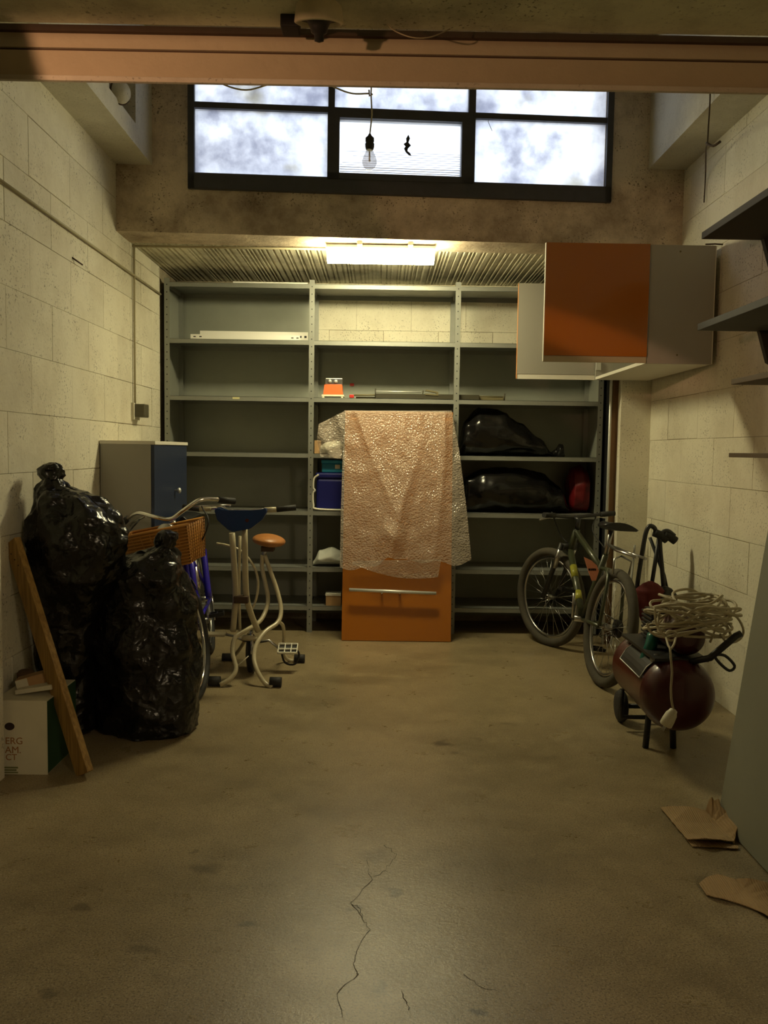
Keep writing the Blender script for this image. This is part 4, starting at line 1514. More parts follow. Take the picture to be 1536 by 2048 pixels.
nr = 13
for i in range(nr):
    z = bz0 + (bz1 - bz0) * i / (nr - 1)
    tube(bm, brect(z), .0062 if i < nr - 1 else .008, 6, closed=True, M=Ms)
for side in range(4):
    for k in range(9):
        t = k / 8
        q0, q1 = brect(bz0), brect(bz1)
        a0, a1 = Vector(q0[side]), Vector(q0[(side + 1) % 4])
        c0, c1 = Vector(q1[side]), Vector(q1[(side + 1) % 4])
        tube(bm, [a0.lerp(a1, t), c0.lerp(c1, t)], .004, 5, M=Ms)
q0, q1 = brect(bz0), brect(bz1)
for side in range(4):
    a0, a1 = Vector(q0[side]), Vector(q0[(side + 1) % 4])
    c0, c1 = Vector(q1[side]), Vector(q1[(side + 1) % 4])
    bm.faces.new([bm.verts.new(Ms @ p) for p in (a0, a1, c1, c0)])
bm.faces.new([bm.verts.new(Ms @ Vector(p)) for p in q0])
obj('basket', bm, 'basket_orange', bb)

# --- mountain bicycle on the right, nose towards the shelving, front wheel turned
mb = thing('bicycle', 'dusty dark green mountain bicycle leaning by the right end of the shelving', 'bicycle', (1.17, 5.05, 0))
R2 = .325
mb['hubz'] = R2
Mm = pose((1.215, 4.60), (1.105, 5.56), radians(8.5))
WB = .98
ht, hb = (WB - .22, 0, .80), (WB - .17, 0, .66)
Mt = steer_matrix(Mm, ht, (WB - .06, 0, R2), radians(24))
wheel(mb, Mm @ Matrix.Translation((0, 0, R2)), R2, .05, 'dusty_rubber', 'dull_chrome', 28)
wheel(mb, Mt @ Matrix.Translation((WB, 0, R2)), R2, .05, 'dusty_rubber', 'dull_chrome', 28)
bbk = (.41, 0, .29)
tubes('frame', 'bike_green', mb, Mm, [([ht, hb], .021), ([hb, bbk], .021), ([(ht[0], 0, .78), (.27, 0, .62)], .018), ([bbk, (.23, 0, .70)], .017),
                                     ([bbk, (0, .06, R2)], .011), ([bbk, (0, -.06, R2)], .011), ([(.27, 0, .62), (.05, .04, .60), (0, .06, R2)], .010, 8, 3), ([(.27, 0, .62), (.05, -.04, .60), (0, -.06, R2)], .010, 8, 3)])
for t0, t1 in ((.25, .42), (.62, .74)):
    tubes('down_tube_band', 'bike_yellow', mb, Mm, [([Vector(hb).lerp(Vector(bbk), t0), Vector(hb).lerp(Vector(bbk), t1)], .0225)])
fk = tubes('fork', 'machine_dark', mb, Mt, [([hb, (WB - .15, 0, .66)], .016), ([(WB - .15, -.055, .68), (WB - .15, .055, .68)], .02), ([(WB - .15, .055, .70), (WB, .058, R2)], .016), ([(WB - .15, -.055, .70), (WB, -.058, R2)], .016)])
tubes('fork_leg_sleeve', 'dull_chrome', fk, Mt, [([(WB - .14, .055, .66), (WB - .09, .057, .54)], .018), ([(WB - .14, -.055, .66), (WB - .09, -.057, .54)], .018)])
hx, hz = WB - .25, .87
tubes('stem', 'black_paint', mb, Mt, [([ht, (ht[0] - .01, 0, .86), (hx + .06, 0, hz)], .014)])
tubes('handlebar', 'black_paint', mb, Mt, [([(hx + .01, .29, hz + .025), (hx + .05, .12, hz + .01), (hx + .06, 0, hz), (hx + .05, -.12, hz + .01), (hx + .01, -.29, hz + .025)], .0115, 10, 4)])
for s in (1, -1):
    tubes('grip', 'black_rubber', mb, Mt, [([(hx + .01, s * .29, hz + .025), (hx + .03, s * .19, hz + .018)], .017)])
    tubes('brake_lever', 'chrome', mb, Mt, [([(hx + .06, s * .28, hz - .01), (hx + .07, s * .20, hz), (hx + .05, s * .16, hz + .01)], .005, 6)])
tubes('brake_cable', 'black_rubber', mb, Mt, [([(hx + .05, .17, hz), (hx + .16, .10, hz + .02), (hx + .16, .02, hz - .12), (WB - .14, 0, .7)], .004, 6, 5), ([(hx + .05, -.17, hz), (hx - .05, -.06, hz - .08), (.5, -.03, .68)], .004, 6, 5)])
tubes('seatpost', 'dull_chrome', mb, Mm, [([(.235, 0, .69), (.215, 0, .84)], .0135)])
saddle(mb, Mm, (.20, 0, .87), .29, .115, 'black_plastic')
crankset(mb, Mm, bbk, radians(-95))
tubes('seatpost_rack', 'dull_chrome', mb, Mm, [([(.22, 0, .76), (.05, -.035, .745), (-.14, -.07, .735)], .008, 8), ([(.22, 0, .76), (.05, .02, .745), (-.14, -.02, .735)], .008, 8), ([(-.02, -.05, .74), (-.02, 0, .74)], .007, 8)])
tubes('brake_arm', 'dull_chrome', mb, Mm, [([(-.02, .045, .62), (-.02, .05, .70), (.02, 0, .72)], .006, 6), ([(-.02, -.045, .62), (-.02, -.05, .70), (.02, 0, .72)], .006, 6)])
bm = BM()
lathe(bm, [(.05, -.012), (.05, .012)], 20, Mm @ Matrix.Translation((0, -.045, R2)) @ Matrix.Rotation(radians(90), 4, 'X'))
obj('rear_sprockets', bm, 'machine_dark', mb)
bm = BM()
kp = [(1168, 1114), (1183, 1121), (1194, 1131), (1198, 1142), (1192, 1161), (1184, 1162), (1178, 1146)]
prism(bm, [P(a, b2, 4.74) for a, b2 in kp], (0, .006, 0))
kt = obj('orange_tag', bm, 'tag_orange', mb)
kt['label'] = 'bright orange kite-shaped plate with a dark line of print'
bm = BM()
for a, b2 in ((1177, 1181), (1182, 1184), (1185, 1188), (1189, 1192)):
    prism(bm, [P(a, 1137, 4.736), P(b2, 1137.5, 4.736), P(b2, 1141.5, 4.736), P(a, 1141, 4.736)], (0, .0035, 0))
obj('print', bm, 'print_dark', kt)

# ------------------------------------------------------------------ folded stroller by the right wall
fs = thing('folded_stroller', 'folded black stroller with two hooked handles leaning on the right wall', 'stroller', (1.55, 4.7, 0))
ys = 4.78


def Q(x, y, Y=ys):
    return P(x, y, Y)


rod('push_tube', 'black_paint', fs, [Q(1268, 1225), Q(1276, 1160), Q(1287, 1090), Q(1293, 1062), Q(1300, 1052), Q(1309, 1056), Q(1312, 1066)], .013, 8, 4)
rod('push_tube', 'black_paint', fs, [Q(1330, 1240), Q(1326, 1160), Q(1320, 1090), Q(1323, 1068), Q(1335, 1062), Q(1349, 1072)], .013, 8, 4)
rod('cross_tube', 'black_paint', fs, [Q(1297, 1210, 4.80), Q(1308, 1140, 4.80), Q(1318, 1075, 4.80)], .012, 8)
rod('cross_tube', 'black_paint', fs, [Q(1345, 1230, 4.82), Q(1328, 1150, 4.82), Q(1300, 1075, 4.82)], .010, 8)
rod('cross_tube', 'galvanised', fs, [Q(1255, 1260, 4.84), Q(1262, 1170, 4.84), Q(1270, 1090, 4.84)], .007, 8)
for a, b2, c2, d2 in ((1308, 1065, 1334, 1080), (1328, 1070, 1351, 1082)):
    bm = BM()
    tube(bm, [Q(a, b2), Q((a + c2) / 2, (b2 + d2) / 2 - 2), Q(c2, d2)], .024, 10, 3)
    obj('handle_grip', bm, 'black_rubber', fs)
for (a, b2, r0) in ((1300, 1180, .085), (1330, 1190, .07)):
    c = Q(a, b2, 4.74)
    bm = blob('x', '', [(c.x, c.y, c.z - .20, .03, .03), (c.x, c.y, c.z - .12, r0 * .8, .05), (c.x, c.y, c.z, r0, .06), (c.x, c.y, c.z + .035, r0 * .5, .03), (c.x, c.y, c.z + .05, .01, .01)], a, .012, 30, 24)
    obj('folded_seat', bm, 'stroller_red' if a == 1300 else 'machine_dark', fs)
for xx, yy in ((1.40, 4.60), (1.58, 4.66), (1.46, 4.82), (1.62, 4.84)):
    bm = BM()
    lathe(bm, [(.02, -.014), (.06, -.012), (.065, 0), (.06, .012), (.02, .014)], 20, Matrix.Translation((xx, yy, .066)) @ Matrix.Rotation(radians(90), 4, 'Y'))
    obj('wheel', bm, 'black_rubber', fs)
    rod('leg', 'black_paint', fs, [(xx, yy, .066), (xx + .01, (yy + 4.78) / 2, .30), (1.50 + (xx - 1.5) * .6, 4.78, .52)], .009, 8, 3)

# ------------------------------------------------------------------ exercise bike
eb = thing('exercise_bike', 'old cream tubular exercise bike with tan saddle and blue handlebar console', 'exercise bike', (-.66, 4.75, 0))


def lst(*a):
    return [P(x_, y_, Y_) for x_, y_, Y_ in a]


rod('frame_tube', 'cream_enamel', eb, lst((529, 1110, 4.98), (538, 1135, 4.97), (554, 1180, 4.93), (562, 1218, 4.88), (556, 1244, 4.82), (532, 1262, 4.74), (514, 1286, 4.66), (508, 1312, 4.6), (513, 1338, 4.54), (528, 1364, 4.5), (544, 1375, 4.48)), .0125, 10, 5)
rod('frame_tube', 'cream_enamel', eb, lst((525, 1110, 4.98), (524, 1135, 4.98), (531, 1168, 4.96), (536, 1197, 4.94), (531, 1222, 4.9), (518, 1244, 4.82), (490, 1262, 4.70), (470, 1276, 4.63), (465, 1305, 4.58), (472, 1337, 4.53), (462, 1356, 4.5), (440, 1370, 4.48)), .0125, 10, 5)
rod('upright', 'cream_enamel', eb, lst((464, 1066, 4.62), (471, 1180, 4.64), (469, 1225, 4.66), (466, 1262, 4.68)), .0165, 10, 4)
rod('upright', 'cream_enamel', eb, lst((489, 1058, 4.62), (492, 1180, 4.64), (500, 1222, 4.68), (516, 1262, 4.74)), .0165, 10, 4)
rod('upright', 'cream_enamel', eb, lst((480, 1072, 4.66), (478, 1180, 4.67), (480, 1262, 4.70)), .008, 8, 3)
part('clamp_plate', 'rust_dark', eb, P(468, 1200, 4.62).x, P(497, 1200, 4.62).x, 4.60, 4.66, P(480, 1206, 4.62).z, P(480, 1192, 4.62).z, bev=.004)
rod('bent_tube', 'cream_enamel', eb, lst((433, 1087, 4.86), (455, 1091, 4.86), (482, 1102, 4.86), (506, 1130, 4.86), (516, 1162, 4.86), (512, 1198, 4.85), (498, 1232, 4.84)), .0075, 8, 5)
rod('cross_tube', 'cream_enamel', eb, lst((484, 1275, 4.72), (514, 1278, 4.72)), .016, 10)
rod('cross_tube', 'cream_enamel', eb, lst((555, 1242, 4.82), (566, 1252, 4.88), (568, 1280, 4.95), (564, 1300, 5.0), (574, 1318, 5.03), (592, 1323, 5.04)), .0105, 8, 4)
rod('cross_tube', 'cream_enamel', eb, lst((515, 1248, 4.85), (500, 1265, 4.92), (478, 1300, 5.02), (462, 1318, 5.05)), .0105, 8, 4)
for (a, b2, Y_, r_) in ((430, 1371, 4.5, .026), (550, 1375, 4.5, .026), (598, 1322, 5.03, .024), (456, 1319, 5.05, .022)):
    c = P(a, b2, Y_)
    s = 1 if a > 500 else -1
    bm = BM()
    tube(bm, [Vector((c.x - s * .028, c.y, r_ + .001)), Vector((c.x + s * .01, c.y, r_ + .001)), Vector((c.x + s * .034, c.y, r_ + .001))], r_, 14)
    obj('rubber_foot', bm, 'black_rubber', eb)
# flywheel
fc_ = P(502, 1306, 4.80)
Mf = Matrix.Translation(fc_) @ Matrix.Rotation(radians(12), 4, 'Z') @ Matrix.Rotation(radians(90), 4, 'Y')
bm = BM()
lathe(bm, [(.02, -.03), (.09, -.022), (.105, -.018), (.108, 0), (.105, .018), (.09, .022), (.02, .03)], 36, Mf)
obj('flywheel', bm, 'machine_dark', eb)
bm = BM()
ringp = [Mf @ Vector((.125 * cos(a), .125 * sin(a), 0)) for a in [radians(60 + 8 * k) for k in range(26)]]
tube(bm, ringp, .010, 8)
obj('wheel_guard', bm, 'chrome', eb)
rod('crank', 'dull_chrome', eb, lst((510, 1285, 4.84), (538, 1281, 4.84), (562, 1300, 4.84)), .008, 8)
rod('crank', 'dull_chrome', eb, lst((500, 1285, 4.86), (466, 1272, 4.86), (448, 1268, 4.86)), .008, 8)
pc = P(576, 1297, 4.82)
bm = BM()
Mpd = Matrix.Translation(pc) @ Matrix.Rotation(radians(28), 4, 'X')
for dx in (-.055, -.018, .018, .052):
    box(bm, dx - .002, dx + .003, -.04, .04, -.006, .006, M=Mpd)
for dy in (-.04, -.008, .036):
    box(bm, -.057, .055, dy, dy + .005, -.006, .006, M=Mpd)
pd = obj('pedal', bm, 'cooler_white', eb)
bm = BM()
box(bm, -.05, .05, -.035, .035, -.012, -.005, M=Mpd)
obj('pedal_pad', bm, 'black_rubber', pd)
pc2 = P(432, 1268, 4.84)
bm = BM()
box(bm, pc2.x - .055, pc2.x + .055, 4.80, 4.88, pc2.z - .008, pc2.z + .006, bev=.003)
pd2 = obj('pedal', bm, 'cream_enamel', eb)
rod('pedal_strap', 'black_rubber', eb, lst((562, 1302, 4.82), (570, 1325, 4.82), (590, 1328, 4.84), (598, 1308, 4.84), (590, 1296, 4.84)), .006, 6, 4)
rod('brake_cable', 'cooler_white', eb, lst((468, 1336, 4.66), (486, 1322, 4.66), (497, 1312, 4.66)), .003, 6)
# seat
sc = P(538, 1081, 5.0)
bm = BM()
for i in range(1):
    r = bmesh.ops.create_uvsphere(bm, u_segments=28, v_segments=16, radius=1)
    for v in bm.verts:
        x_, y_, z_ = v.co
        wd = .102 * (1 - .35 * max(0, y_) * 0 - .0)
        v.co = Vector((x_ * .096, y_ * .13 * (1 if y_ > 0 else 1.1), z_ * (.038 if z_ > 0 else .036)))
        v.co.z += -.10 * v.co.x
        v.co += sc + Vector((0, 0, 0))
for f in bm.faces:
    f.smooth = True
st = obj('saddle', bm, 'tan_leather', eb)
part('seat_clamp', 'rust_dark', eb, sc.x - .04, sc.x + .03, 4.95, 5.04, sc.z - .06, sc.z - .032)
rod('seatpost', 'dull_chrome', eb, [sc + Vector((-.02, 0, -.04)), P(527, 1113, 4.98)], .013, 10)
# handlebar with blue console
bm = BM()
con = [(428, 1020), (436, 1016), (452, 1022), (505, 1022), (522, 1019), (531, 1016), (533, 1024), (524, 1040), (500, 1058), (487, 1060), (466, 1064), (456, 1060), (434, 1040)]
prism(bm, [P(a, b2, 4.56) for a, b2 in con], (0, .05, 0))
rb = bmesh.ops.bevel(bm, geom=list(bm.edges), offset=.004, segments=2, affect='EDGES')
cns = obj('console', bm, 'blue_plastic', eb)
pt = P(494, 1041, 4.555)
bm = BM()
lathe(bm, [(.008, 0), (.010, .004)], 12, Matrix.Translation(pt + Vector((0, .003, 0))) @ Matrix.Rotation(radians(90), 4, 'X'))
obj('red_button', bm, 'tank_red', cns)
rod('handlebar', 'chrome', eb, lst((400, 1019, 4.62), (430, 1016, 4.62), (442, 1013, 4.6), (458, 1020, 4.59), (500, 1022, 4.59), (520, 1020, 4.6), (540, 1019, 4.62), (555, 1019, 4.62)), .009, 10, 4)
rod('bar_sleeve', 'cream_enamel', eb, lst((529, 1020, 4.615), (554, 1019, 4.62)), .015, 10)
rod('bar_sleeve', 'cream_enamel', eb, lst((399, 1018, 4.62), (422, 1017, 4.62)), .015, 10)
rod('grip', 'black_rubber', eb, lst((553, 1019, 4.62), (592, 1015, 4.63)), .0155, 12)
rod('grip', 'black_rubber', eb, lst((399, 1018, 4.62), (366, 1014, 4.63)), .0155, 12)

# ------------------------------------------------------------------ plank, carton, clutter at the left front
lk = thing('leaning_plank', 'long light brown wooden plank leaning on the left wall over the white carton', 'plank', G(172, 1553))
pA = G(170, 1553) + Vector((0, .0, 0))
pT = Vector((-1.485, 3.47, .865))
dirv = (pT - pA).normalized()
wv_ = Vector((.80, -.6, 0))
wv_ = (wv_ - dirv * wv_.dot(dirv)).normalized()
tv = dirv.cross(wv_).normalized()
Lp = (pT - pA).length
Mk = Matrix.Translation(pA + Vector((0, 0, .012))) @ Matrix((wv_, tv, dirv)).transposed().to_4x4()
bm = BM()
box(bm, -.042, .042, -.014, .014, 0, Lp, M=Mk, bev=.002)
obj('board', bm, 'plank_wood', lk)
for k in range(3):
    bm = BM()
    tube(bm, [Mk @ Vector((-.012 + .012 * k, -.0145, Lp - .05 - .03 * k)), Mk @ Vector((-.012 + .012 * k, -.017, Lp - .05 - .03 * k))], .003, 6)
    obj('nail_head', bm, 'rust_dark', lk)

cb = thing('white_carton', 'white carton with faded brown print and green side beside the left pier', 'carton', (-1.37, 3.4, 0))
bx = (-1.47, -1.265, 3.235, 3.545, 0.001, .288)
part('carton_body', 'carton_white', cb, *bx)
part('green_side', 'carton_green', cb, bx[1], bx[1] + .002, bx[2] + .004, bx[3], .004, .285)
part('open_flap', 'carton_white', cb, bx[0], bx[1] + .002, bx[2] - .002, bx[2], .0, .29)


def front_pt(px, py):
    return P(px, py, bx[2] - .003)


bm = BM()
c = front_pt(19, 1453)
prism(bm, [c + Vector((.019 * cos(a), 0, .015 * sin(a))) for a in [2 * pi * k / 20 for k in range(20)]], (0, .001, 0))
obj('printed_spot', bm, 'print_dark', cb)
for s_, px, py, sz in (('ERG', 10, 1488, .022), ('AM.', 10, 1506, .022), ('CT', 11, 1520, .020)):
    cu = bpy.data.curves.new('print', 'FONT')
    cu.body = s_
    cu.size = sz * 1.7
    cu.extrude = .0005
    tmp = bpy.data.objects.new('print', cu)
    tme = bpy.data.meshes.new_from_object(tmp)
    bpy.data.objects.remove(tmp)
    to = bpy.data.objects.new('print', tme)
    C.objects.link(to)
    tme.materials.clear()
    tme.materials.append(MATS['print_brown'])
    to.parent = cb
    to.location = front_pt(px, py) - BASES[cb.name]
    to.rotation_euler = (radians(90), 0, 0)
bm = BM()
for k in range(5):
    z = front_pt(10, 1535 + k * 5).z
    box(bm, front_pt(9, 1540).x, front_pt(36 - 3 * (k % 2), 1540).x, bx[2] - .0035, bx[2] - .0025, z - .003 + .001 * (k > 1), z + .003)
obj('printed_lines', bm, 'print_green', cb)
# small goods on the carton
g1 = thing('medicine_box', 'small orange and white box lying tilted on the white carton', 'box', (-1.36, 3.4, .29))
Mg = Matrix.Translation(P(66, 1383, 3.38) + Vector((0, 0, .035))) @ Matrix.Rotation(radians(-14), 4, 'Y') @ Matrix.Rotation(radians(15), 4, 'Z')
bm = BM()
box(bm, -.055, .065, -.03, .05, -.030, .032, M=Mg, bev=.002)
obj('box_body', bm, 'carton', g1)
bm = BM()
box(bm, -.0565, -.012, -.032, -.029, -.030, .030, M=Mg)
obj('white_end', bm, 'carton_white', g1)
g2 = BM()
Mg2 = Matrix.Translation((-1.365, 3.36, .311)) @ Matrix.Rotation(radians(-9), 4, 'Y')
box(g2, -.05, .095, -.06, .05, -.012, .006, M=Mg2, bev=.003)
tag(obj('pale_booklet', g2, 'carton_white'), 'pale flat booklet lying under the orange and white box', 'booklet')
g3 = BM()
lathe(g3, [(.03, 0), (.034, .01), (.034, .05), (.026, .06), (.022, .062), (.001, .063)], 20, Matrix.Translation((-1.432, 3.45, .29)))
tag(obj('brown_jar', g3, 'carton_dark'), 'dark brown jar on the white carton next to the pier', 'jar')
g4 = BM()
q0_, q1_ = G(178, 1425), P(112, 1205, 3.62)
dz_ = (q1_ - q0_).normalized()
wx_ = Vector((.9, .4, 0))
wx_ = (wx_ - dz_ * wx_.dot(dz_)).normalized()
M4_ = Matrix.Translation(q0_ + Vector((0, 0, .004))) @ Matrix((wx_, dz_.cross(wx_), dz_)).transposed().to_4x4()
box(g4, -.045, .045, -.002, .002, 0, (q1_ - q0_).length, M=M4_)
for k_ in (-.03, -.004, .02):
    box(g4, k_, k_ + .006, -.006, -.002, 0, (q1_ - q0_).length, M=M4_)
cbx = obj('dark_lath', g4, 'wood_board_brown')
tag(cbx, 'dark brown ribbed lath leaning between the plank and the bin bags', 'lath')

# ------------------------------------------------------------------ air compressor on the right
ac = thing('air_compressor', 'dark red air compressor tank on wheels near the right wall', 'compressor', (1.23, 3.68, 0))
TX, TZ, TR = 1.225, .29, .15
Mc = Matrix.Translation((TX, 3.33, TZ)) @ Matrix.Rotation(radians(-2), 4, 'Z') @ Matrix.Rotation(radians(-90), 4, 'X')
bm = BM()
pf = [(.001, 0), (.05, .006), (.09, .02), (.12, .042), (.14, .07), (.149, .10), (.150, .11), (.152, .115), (.150, .12), (.150, .58), (.152, .585), (.149, .60), (.13, .64), (.09, .68), (.05, .692), (.001, .70)]
lathe(bm, pf, 48, Mc)
obj('tank', bm, 'tank_red', ac)
for yy in (3.86,):
    bm = BM()
    pts = [(TX - .10, yy, TZ - .10), (TX - .10, yy, .06), (TX + .10, yy, .06), (TX + .10, yy, TZ - .10)]
    tube(bm, pts, .012, 8)
    obj('cradle', bm, 'machine_dark', ac)
for xx in (G(1247, 1450).x, TX + .17):
    bm = BM()
    lathe(bm, [(.02, -.022), (.065, -.018), (.075, -.008), (.075, .008), (.065, .018), (.02, .022)], 24, Matrix.Translation((xx, 3.98, .076)) @ Matrix.Rotation(radians(90), 4, 'Y'))
    obj('wheel', bm, 'black_rubber', ac)
rod('axle', 'machine_dark', ac, [(G(1247, 1450).x, 3.98, .076), (TX + .17, 3.98, .076)], .012)
rod('leg', 'machine_dark', ac, [(TX - .05, 3.62, TZ - .13), (TX - .06, 3.62, 0.002)], .014)
rod('leg', 'machine_dark', ac, [(TX + .05, 3.62, TZ - .13), (TX + .06, 3.62, 0.002)], .014)
# rating plate on the upper left of the tank
bm = BM()
g = []
for i in range(9):
    row = []
    for th in [radians(a) for a in (118, 126, 134, 142, 150, 158)]:
        yy = 3.47 + .33 * i / 8
        row.append(bm.verts.new((TX + (TR + .003) * cos(th) + .012 * (i / 8), yy, TZ + (TR + .003) * sin(th))))
    g.append(row)
for A, B in zip(g[:-1], g[1:]):
    for j in range(5):
        bm.faces.new((A[j], A[j + 1], B[j + 1], B[j]))
pl = obj('rating_plate', bm, 'machine_dark', ac)
bm = BM()
edge = [r[0].co.copy() if False else None for r in []]
cr = [(TX + (TR + .005) * cos(radians(118)), 3.47), (TX + (TR + .005) * cos(radians(158)), 3.47)]
e = []
for th, yy, k in ((118, 3.47, 0), (118, 3.80, 1), (138, 3.80, 1), (158, 3.80, 1), (158, 3.47, 0), (138, 3.47, 0)):
    e.append(Vector((TX + (TR + .005) * cos(radians(th)) + .012 * k, yy, TZ + (TR + .005) * sin(radians(th)))))
tube(bm, e, .0025, 6, closed=True)
obj('plate_border', bm, 'galvanised', pl)
# motor, pump and handle
part('mounting_plate', 'machine_dark', ac, TX - .10, TX + .12, 3.42, 3.90, TZ + .138, TZ + .150)
bm = BM()
lathe(bm, [(.03, 0), (.068, .01), (.075, .03), (.075, .19), (.068, .21), (.03, .22)], 28, Matrix.Translation((TX + .045, 3.44, TZ + .228)) @ Matrix.Rotation(radians(-90), 4, 'X'))
obj('motor', bm, 'tank_red', ac)
bm = BM()
for k in range(7):
    box(bm, TX - .03, TX + .10, 3.70, 3.84, TZ + .16 + k * .018, TZ + .17 + k * .018, bev=.002)
box(bm, TX - .02, TX + .09, 3.71, 3.83, TZ + .15, TZ + .29)
obj('pump_head', bm, 'machine_dark', ac)
bm = BM()
ga, gb = P(1286, 1334, 3.60), P(1302, 1290, 3.60)
tube(bm, [ga, ga.lerp(gb, .3), ga.lerp(gb, .7), gb, gb + Vector((.015, .02, .04))], .026, 14, 3)
obj('green_filter', bm, 'machine_green', ac)
bm = BM()
lathe(bm, [(.022, 0), (.024, .02), (.001, .022)], 20, Matrix.Translation(P(1310, 1318, 3.50)) @ Matrix.Rotation(radians(90), 4, 'X'))
obj('pressure_gauge', bm, 'dull_chrome', ac)
rod('handle', 'black_paint', ac, [(TX + .05, 3.42, TZ + .14), (TX + .10, 3.36, TZ + .17), (TX + .20, 3.36, TZ + .26), (TX + .22, 3.36, TZ + .27)], .014, 10)
rod('handle_loop', 'black_paint', ac, [(TX + .12, 3.36, TZ + .18), (TX + .16, 3.36, TZ + .18), (TX + .20, 3.36, TZ + .14), (TX + .18, 3.36, TZ + .12), (TX + .14, 3.36, TZ + .15)], .006, 8, 4, True)

# ------------------------------------------------------------------ cream extension cord coiled on the compressor
ec = thing('extension_cord', 'cream extension cord coiled on top of the compressor, its plug hanging down', 'extension cord', (1.29, 3.5, .58))
random.seed(5)
cc = Vector((P(1388, 1245, 3.50).x, 3.52, .605))
pts = []
nl_ = 15
for k in range(nl_):
    rx = random.uniform(.10, .18)
    ry = random.uniform(.06, .13)
    ox, oy, oz = random.uniform(-.035, .035), random.uniform(-.03, .03), -.06 + .13 * k / nl_
    tlt = random.uniform(-.30, .18)
    for j in range(10):
        a = 2 * pi * j / 10 + k * .5
        pts.append(cc + Vector((ox + rx * cos(a), oy + ry * sin(a) - .01, max(-.075, oz + tlt * rx * cos(a) + .35 * ry * sin(a + k) + random.uniform(-.012, .012)))))
rod('coil', 'cord_cream', ec, pts, .0058, 7, 4)
rod('loose_loop', 'cord_cream', ec, lst((1420, 1285, 3.42), (1440, 1240, 3.42), (1470, 1232, 3.43), (1487, 1260, 3.44), (1478, 1280, 3.44), (1455, 1285, 3.43), (1440, 1268, 3.42)), .0048, 7, 5)
rod('loose_loop', 'cord_cream', ec, lst((1294, 1246, 3.36), (1300, 1262, 3.35), (1315, 1272, 3.34), (1335, 1274, 3.33), (1352, 1268, 3.33), (1375, 1264, 3.33), (1440, 1255, 3.36)), .0048, 7, 5)
rod('loose_loop', 'cord_cream', ec, lst((1310, 1215, 3.37), (1312, 1245, 3.36), (1325, 1268, 3.33), (1338, 1280, 3.32), (1350, 1278, 3.32), (1352, 1266, 3.33), (1338, 1262, 3.33), (1331, 1270, 3.325)), .0048, 7, 5)
rod('hanging_end', 'cord_cream', ec, lst((1332, 1274, 3.325), (1336, 1290, 3.22), (1340, 1298, 3.17), (1342, 1320, 3.15), (1344, 1345, 3.14), (1342, 1375, 3.14), (1343, 1400, 3.14), (1347, 1420, 3.14)), .0042, 7, 4)
rod('hanging_end', 'cord_cream', ec, lst((1352, 1274, 3.325), (1348, 1288, 3.22), (1341, 1299, 3.17)), .0042, 7, 3)
p0, p1 = P(1348, 1419, 3.14), P(1330, 1452, 3.14)
ax_ = (p1 - p0).normalized()
Mpl = Matrix.Translation(p0) @ ax_.to_track_quat('Z', 'Y').to_matrix().to_4x4()
bm = BM()
lathe(bm, [(.006, -.002), (.014, .002), (.016, .010), (.021, .020), (.0235, .045), (.0235, .066), (.019, .070), (.001, .071)], 16, Mpl)
pg = obj('plug', bm, 'plug_white', ec)
bm = BM()
for s in (-.009, 0, .009):
    tube(bm, [Mpl @ Vector((s, 0, .068)), Mpl @ Vector((s, 0, .090))], .0024, 8)
obj('plug_pins', bm, 'dull_chrome', pg)

# ------------------------------------------------------------------ grey leaf leaning at the right edge
Ml = Matrix.Translation((1.193, 0, 0)) @ Matrix.Rotation(math.atan(.127), 4, 'Y')
bm = BM()
box(bm, 0, .022, 1.95, 2.90, 0.004, 1.56, M=Ml, bev=.002)
gl = obj('grey_panel', bm, 'grey_board')
tag(gl, 'large grey sheet panel leaning against the right pier of the entrance', 'panel')


# ------------------------------------------------------------------ torn cardboard on the floor
def ragged(pts, seed, amp):
    random.seed(seed)
    out = []
    n = len(pts)
    for i in range(n):
        a, b2 = Vector(pts[i]), Vector(pts[(i + 1) % n])
        k = max(1, int((b2 - a).length / .02))
        for j in range(k):
            p = a.lerp(b2, j / k)
            out.append(p + Vector((random.uniform(-amp, amp), random.uniform(-amp, amp), 0)))
    return out


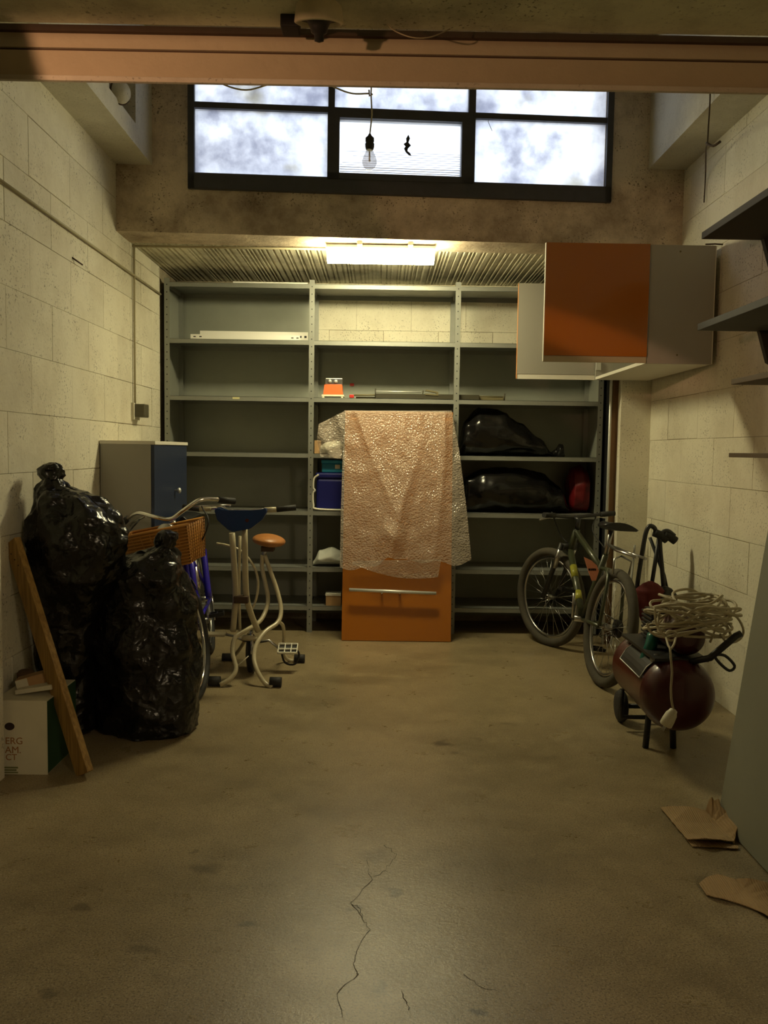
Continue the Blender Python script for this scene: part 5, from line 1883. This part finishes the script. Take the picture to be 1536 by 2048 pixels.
def flat_piece(name, pts, parent, t=.004):
    bm = BM()
    a = [bm.verts.new(p) for p in pts]
    bm.faces.new(a)
    bmesh.ops.triangulate(bm, faces=bm.faces)
    o = obj(name, bm, 'cardboard_torn', parent)
    md = o.modifiers.new('thick', 'SOLIDIFY')
    md.thickness = t
    md.offset = 1
    return o


k1 = thing('torn_cardboard', 'torn corrugated cardboard piece folded up against the foot of the grey panel', 'cardboard', G(1420, 1660))
f0, f1 = G(1411, 1622, .010), G(1466, 1684, .012)
left = [G(1322, 1617, .006), G(1340, 1613, .02), G(1380, 1614, .03), f0, G(1438, 1653, .012), f1, G(1440, 1681, .022), G(1410, 1678, .03), G(1375, 1680, .014), G(1366, 1670, .006), G(1345, 1645, .006)]
flat_piece('flat_half', ragged(left, 1, .0022), k1, .003)
right = [f0, P(1418, 1600, 2.92), P(1423, 1594, 2.91), P(1428, 1602, 2.90), P(1436, 1597, 2.89), P(1441, 1612, 2.87), P(1454, 1624, 2.84), P(1457, 1634, 2.82), P(1470, 1648, 2.77), P(1477, 1650, 2.75), P(1472, 1664, 2.74), P(1469, 1688, 2.70), f1, G(1438, 1653, .012)]
flat_piece('raised_half', ragged(right, 2, .0015), k1, .003)
low = [G(1370, 1676, .004), G(1390, 1682, .004), G(1440, 1684, .004), G(1478, 1694, .004), G(1476, 1699, .004), G(1430, 1695, .004), G(1384, 1693, .004)]
flat_piece('lower_layer', ragged(low, 4, .002), k1, .003)
k2 = thing('torn_cardboard', 'torn corrugated cardboard piece lying flat at the right edge, nearest the viewer', 'cardboard', G(1470, 1785))
g0, g1_ = G(1470, 1760, .012), G(1548, 1840, .012)
lf = [G(1398, 1769, .006), G(1412, 1756, .02), G(1436, 1750, .02), g0, G(1505, 1796, .010), g1_, G(1515, 1822, .004), G(1470, 1806, .004), G(1445, 1799, .010), G(1412, 1790, .005)]
flat_piece('flat_half', ragged(lf, 6, .003), k2, .003)
rt = [g0, G(1478, 1757, .02), G(1500, 1756, .03), G(1536, 1765, .03), G(1580, 1800, .01), G(1580, 1850, .006), g1_, G(1505, 1796, .010)]
flat_piece('raised_half', ragged(rt, 8, .002), k2, .003)
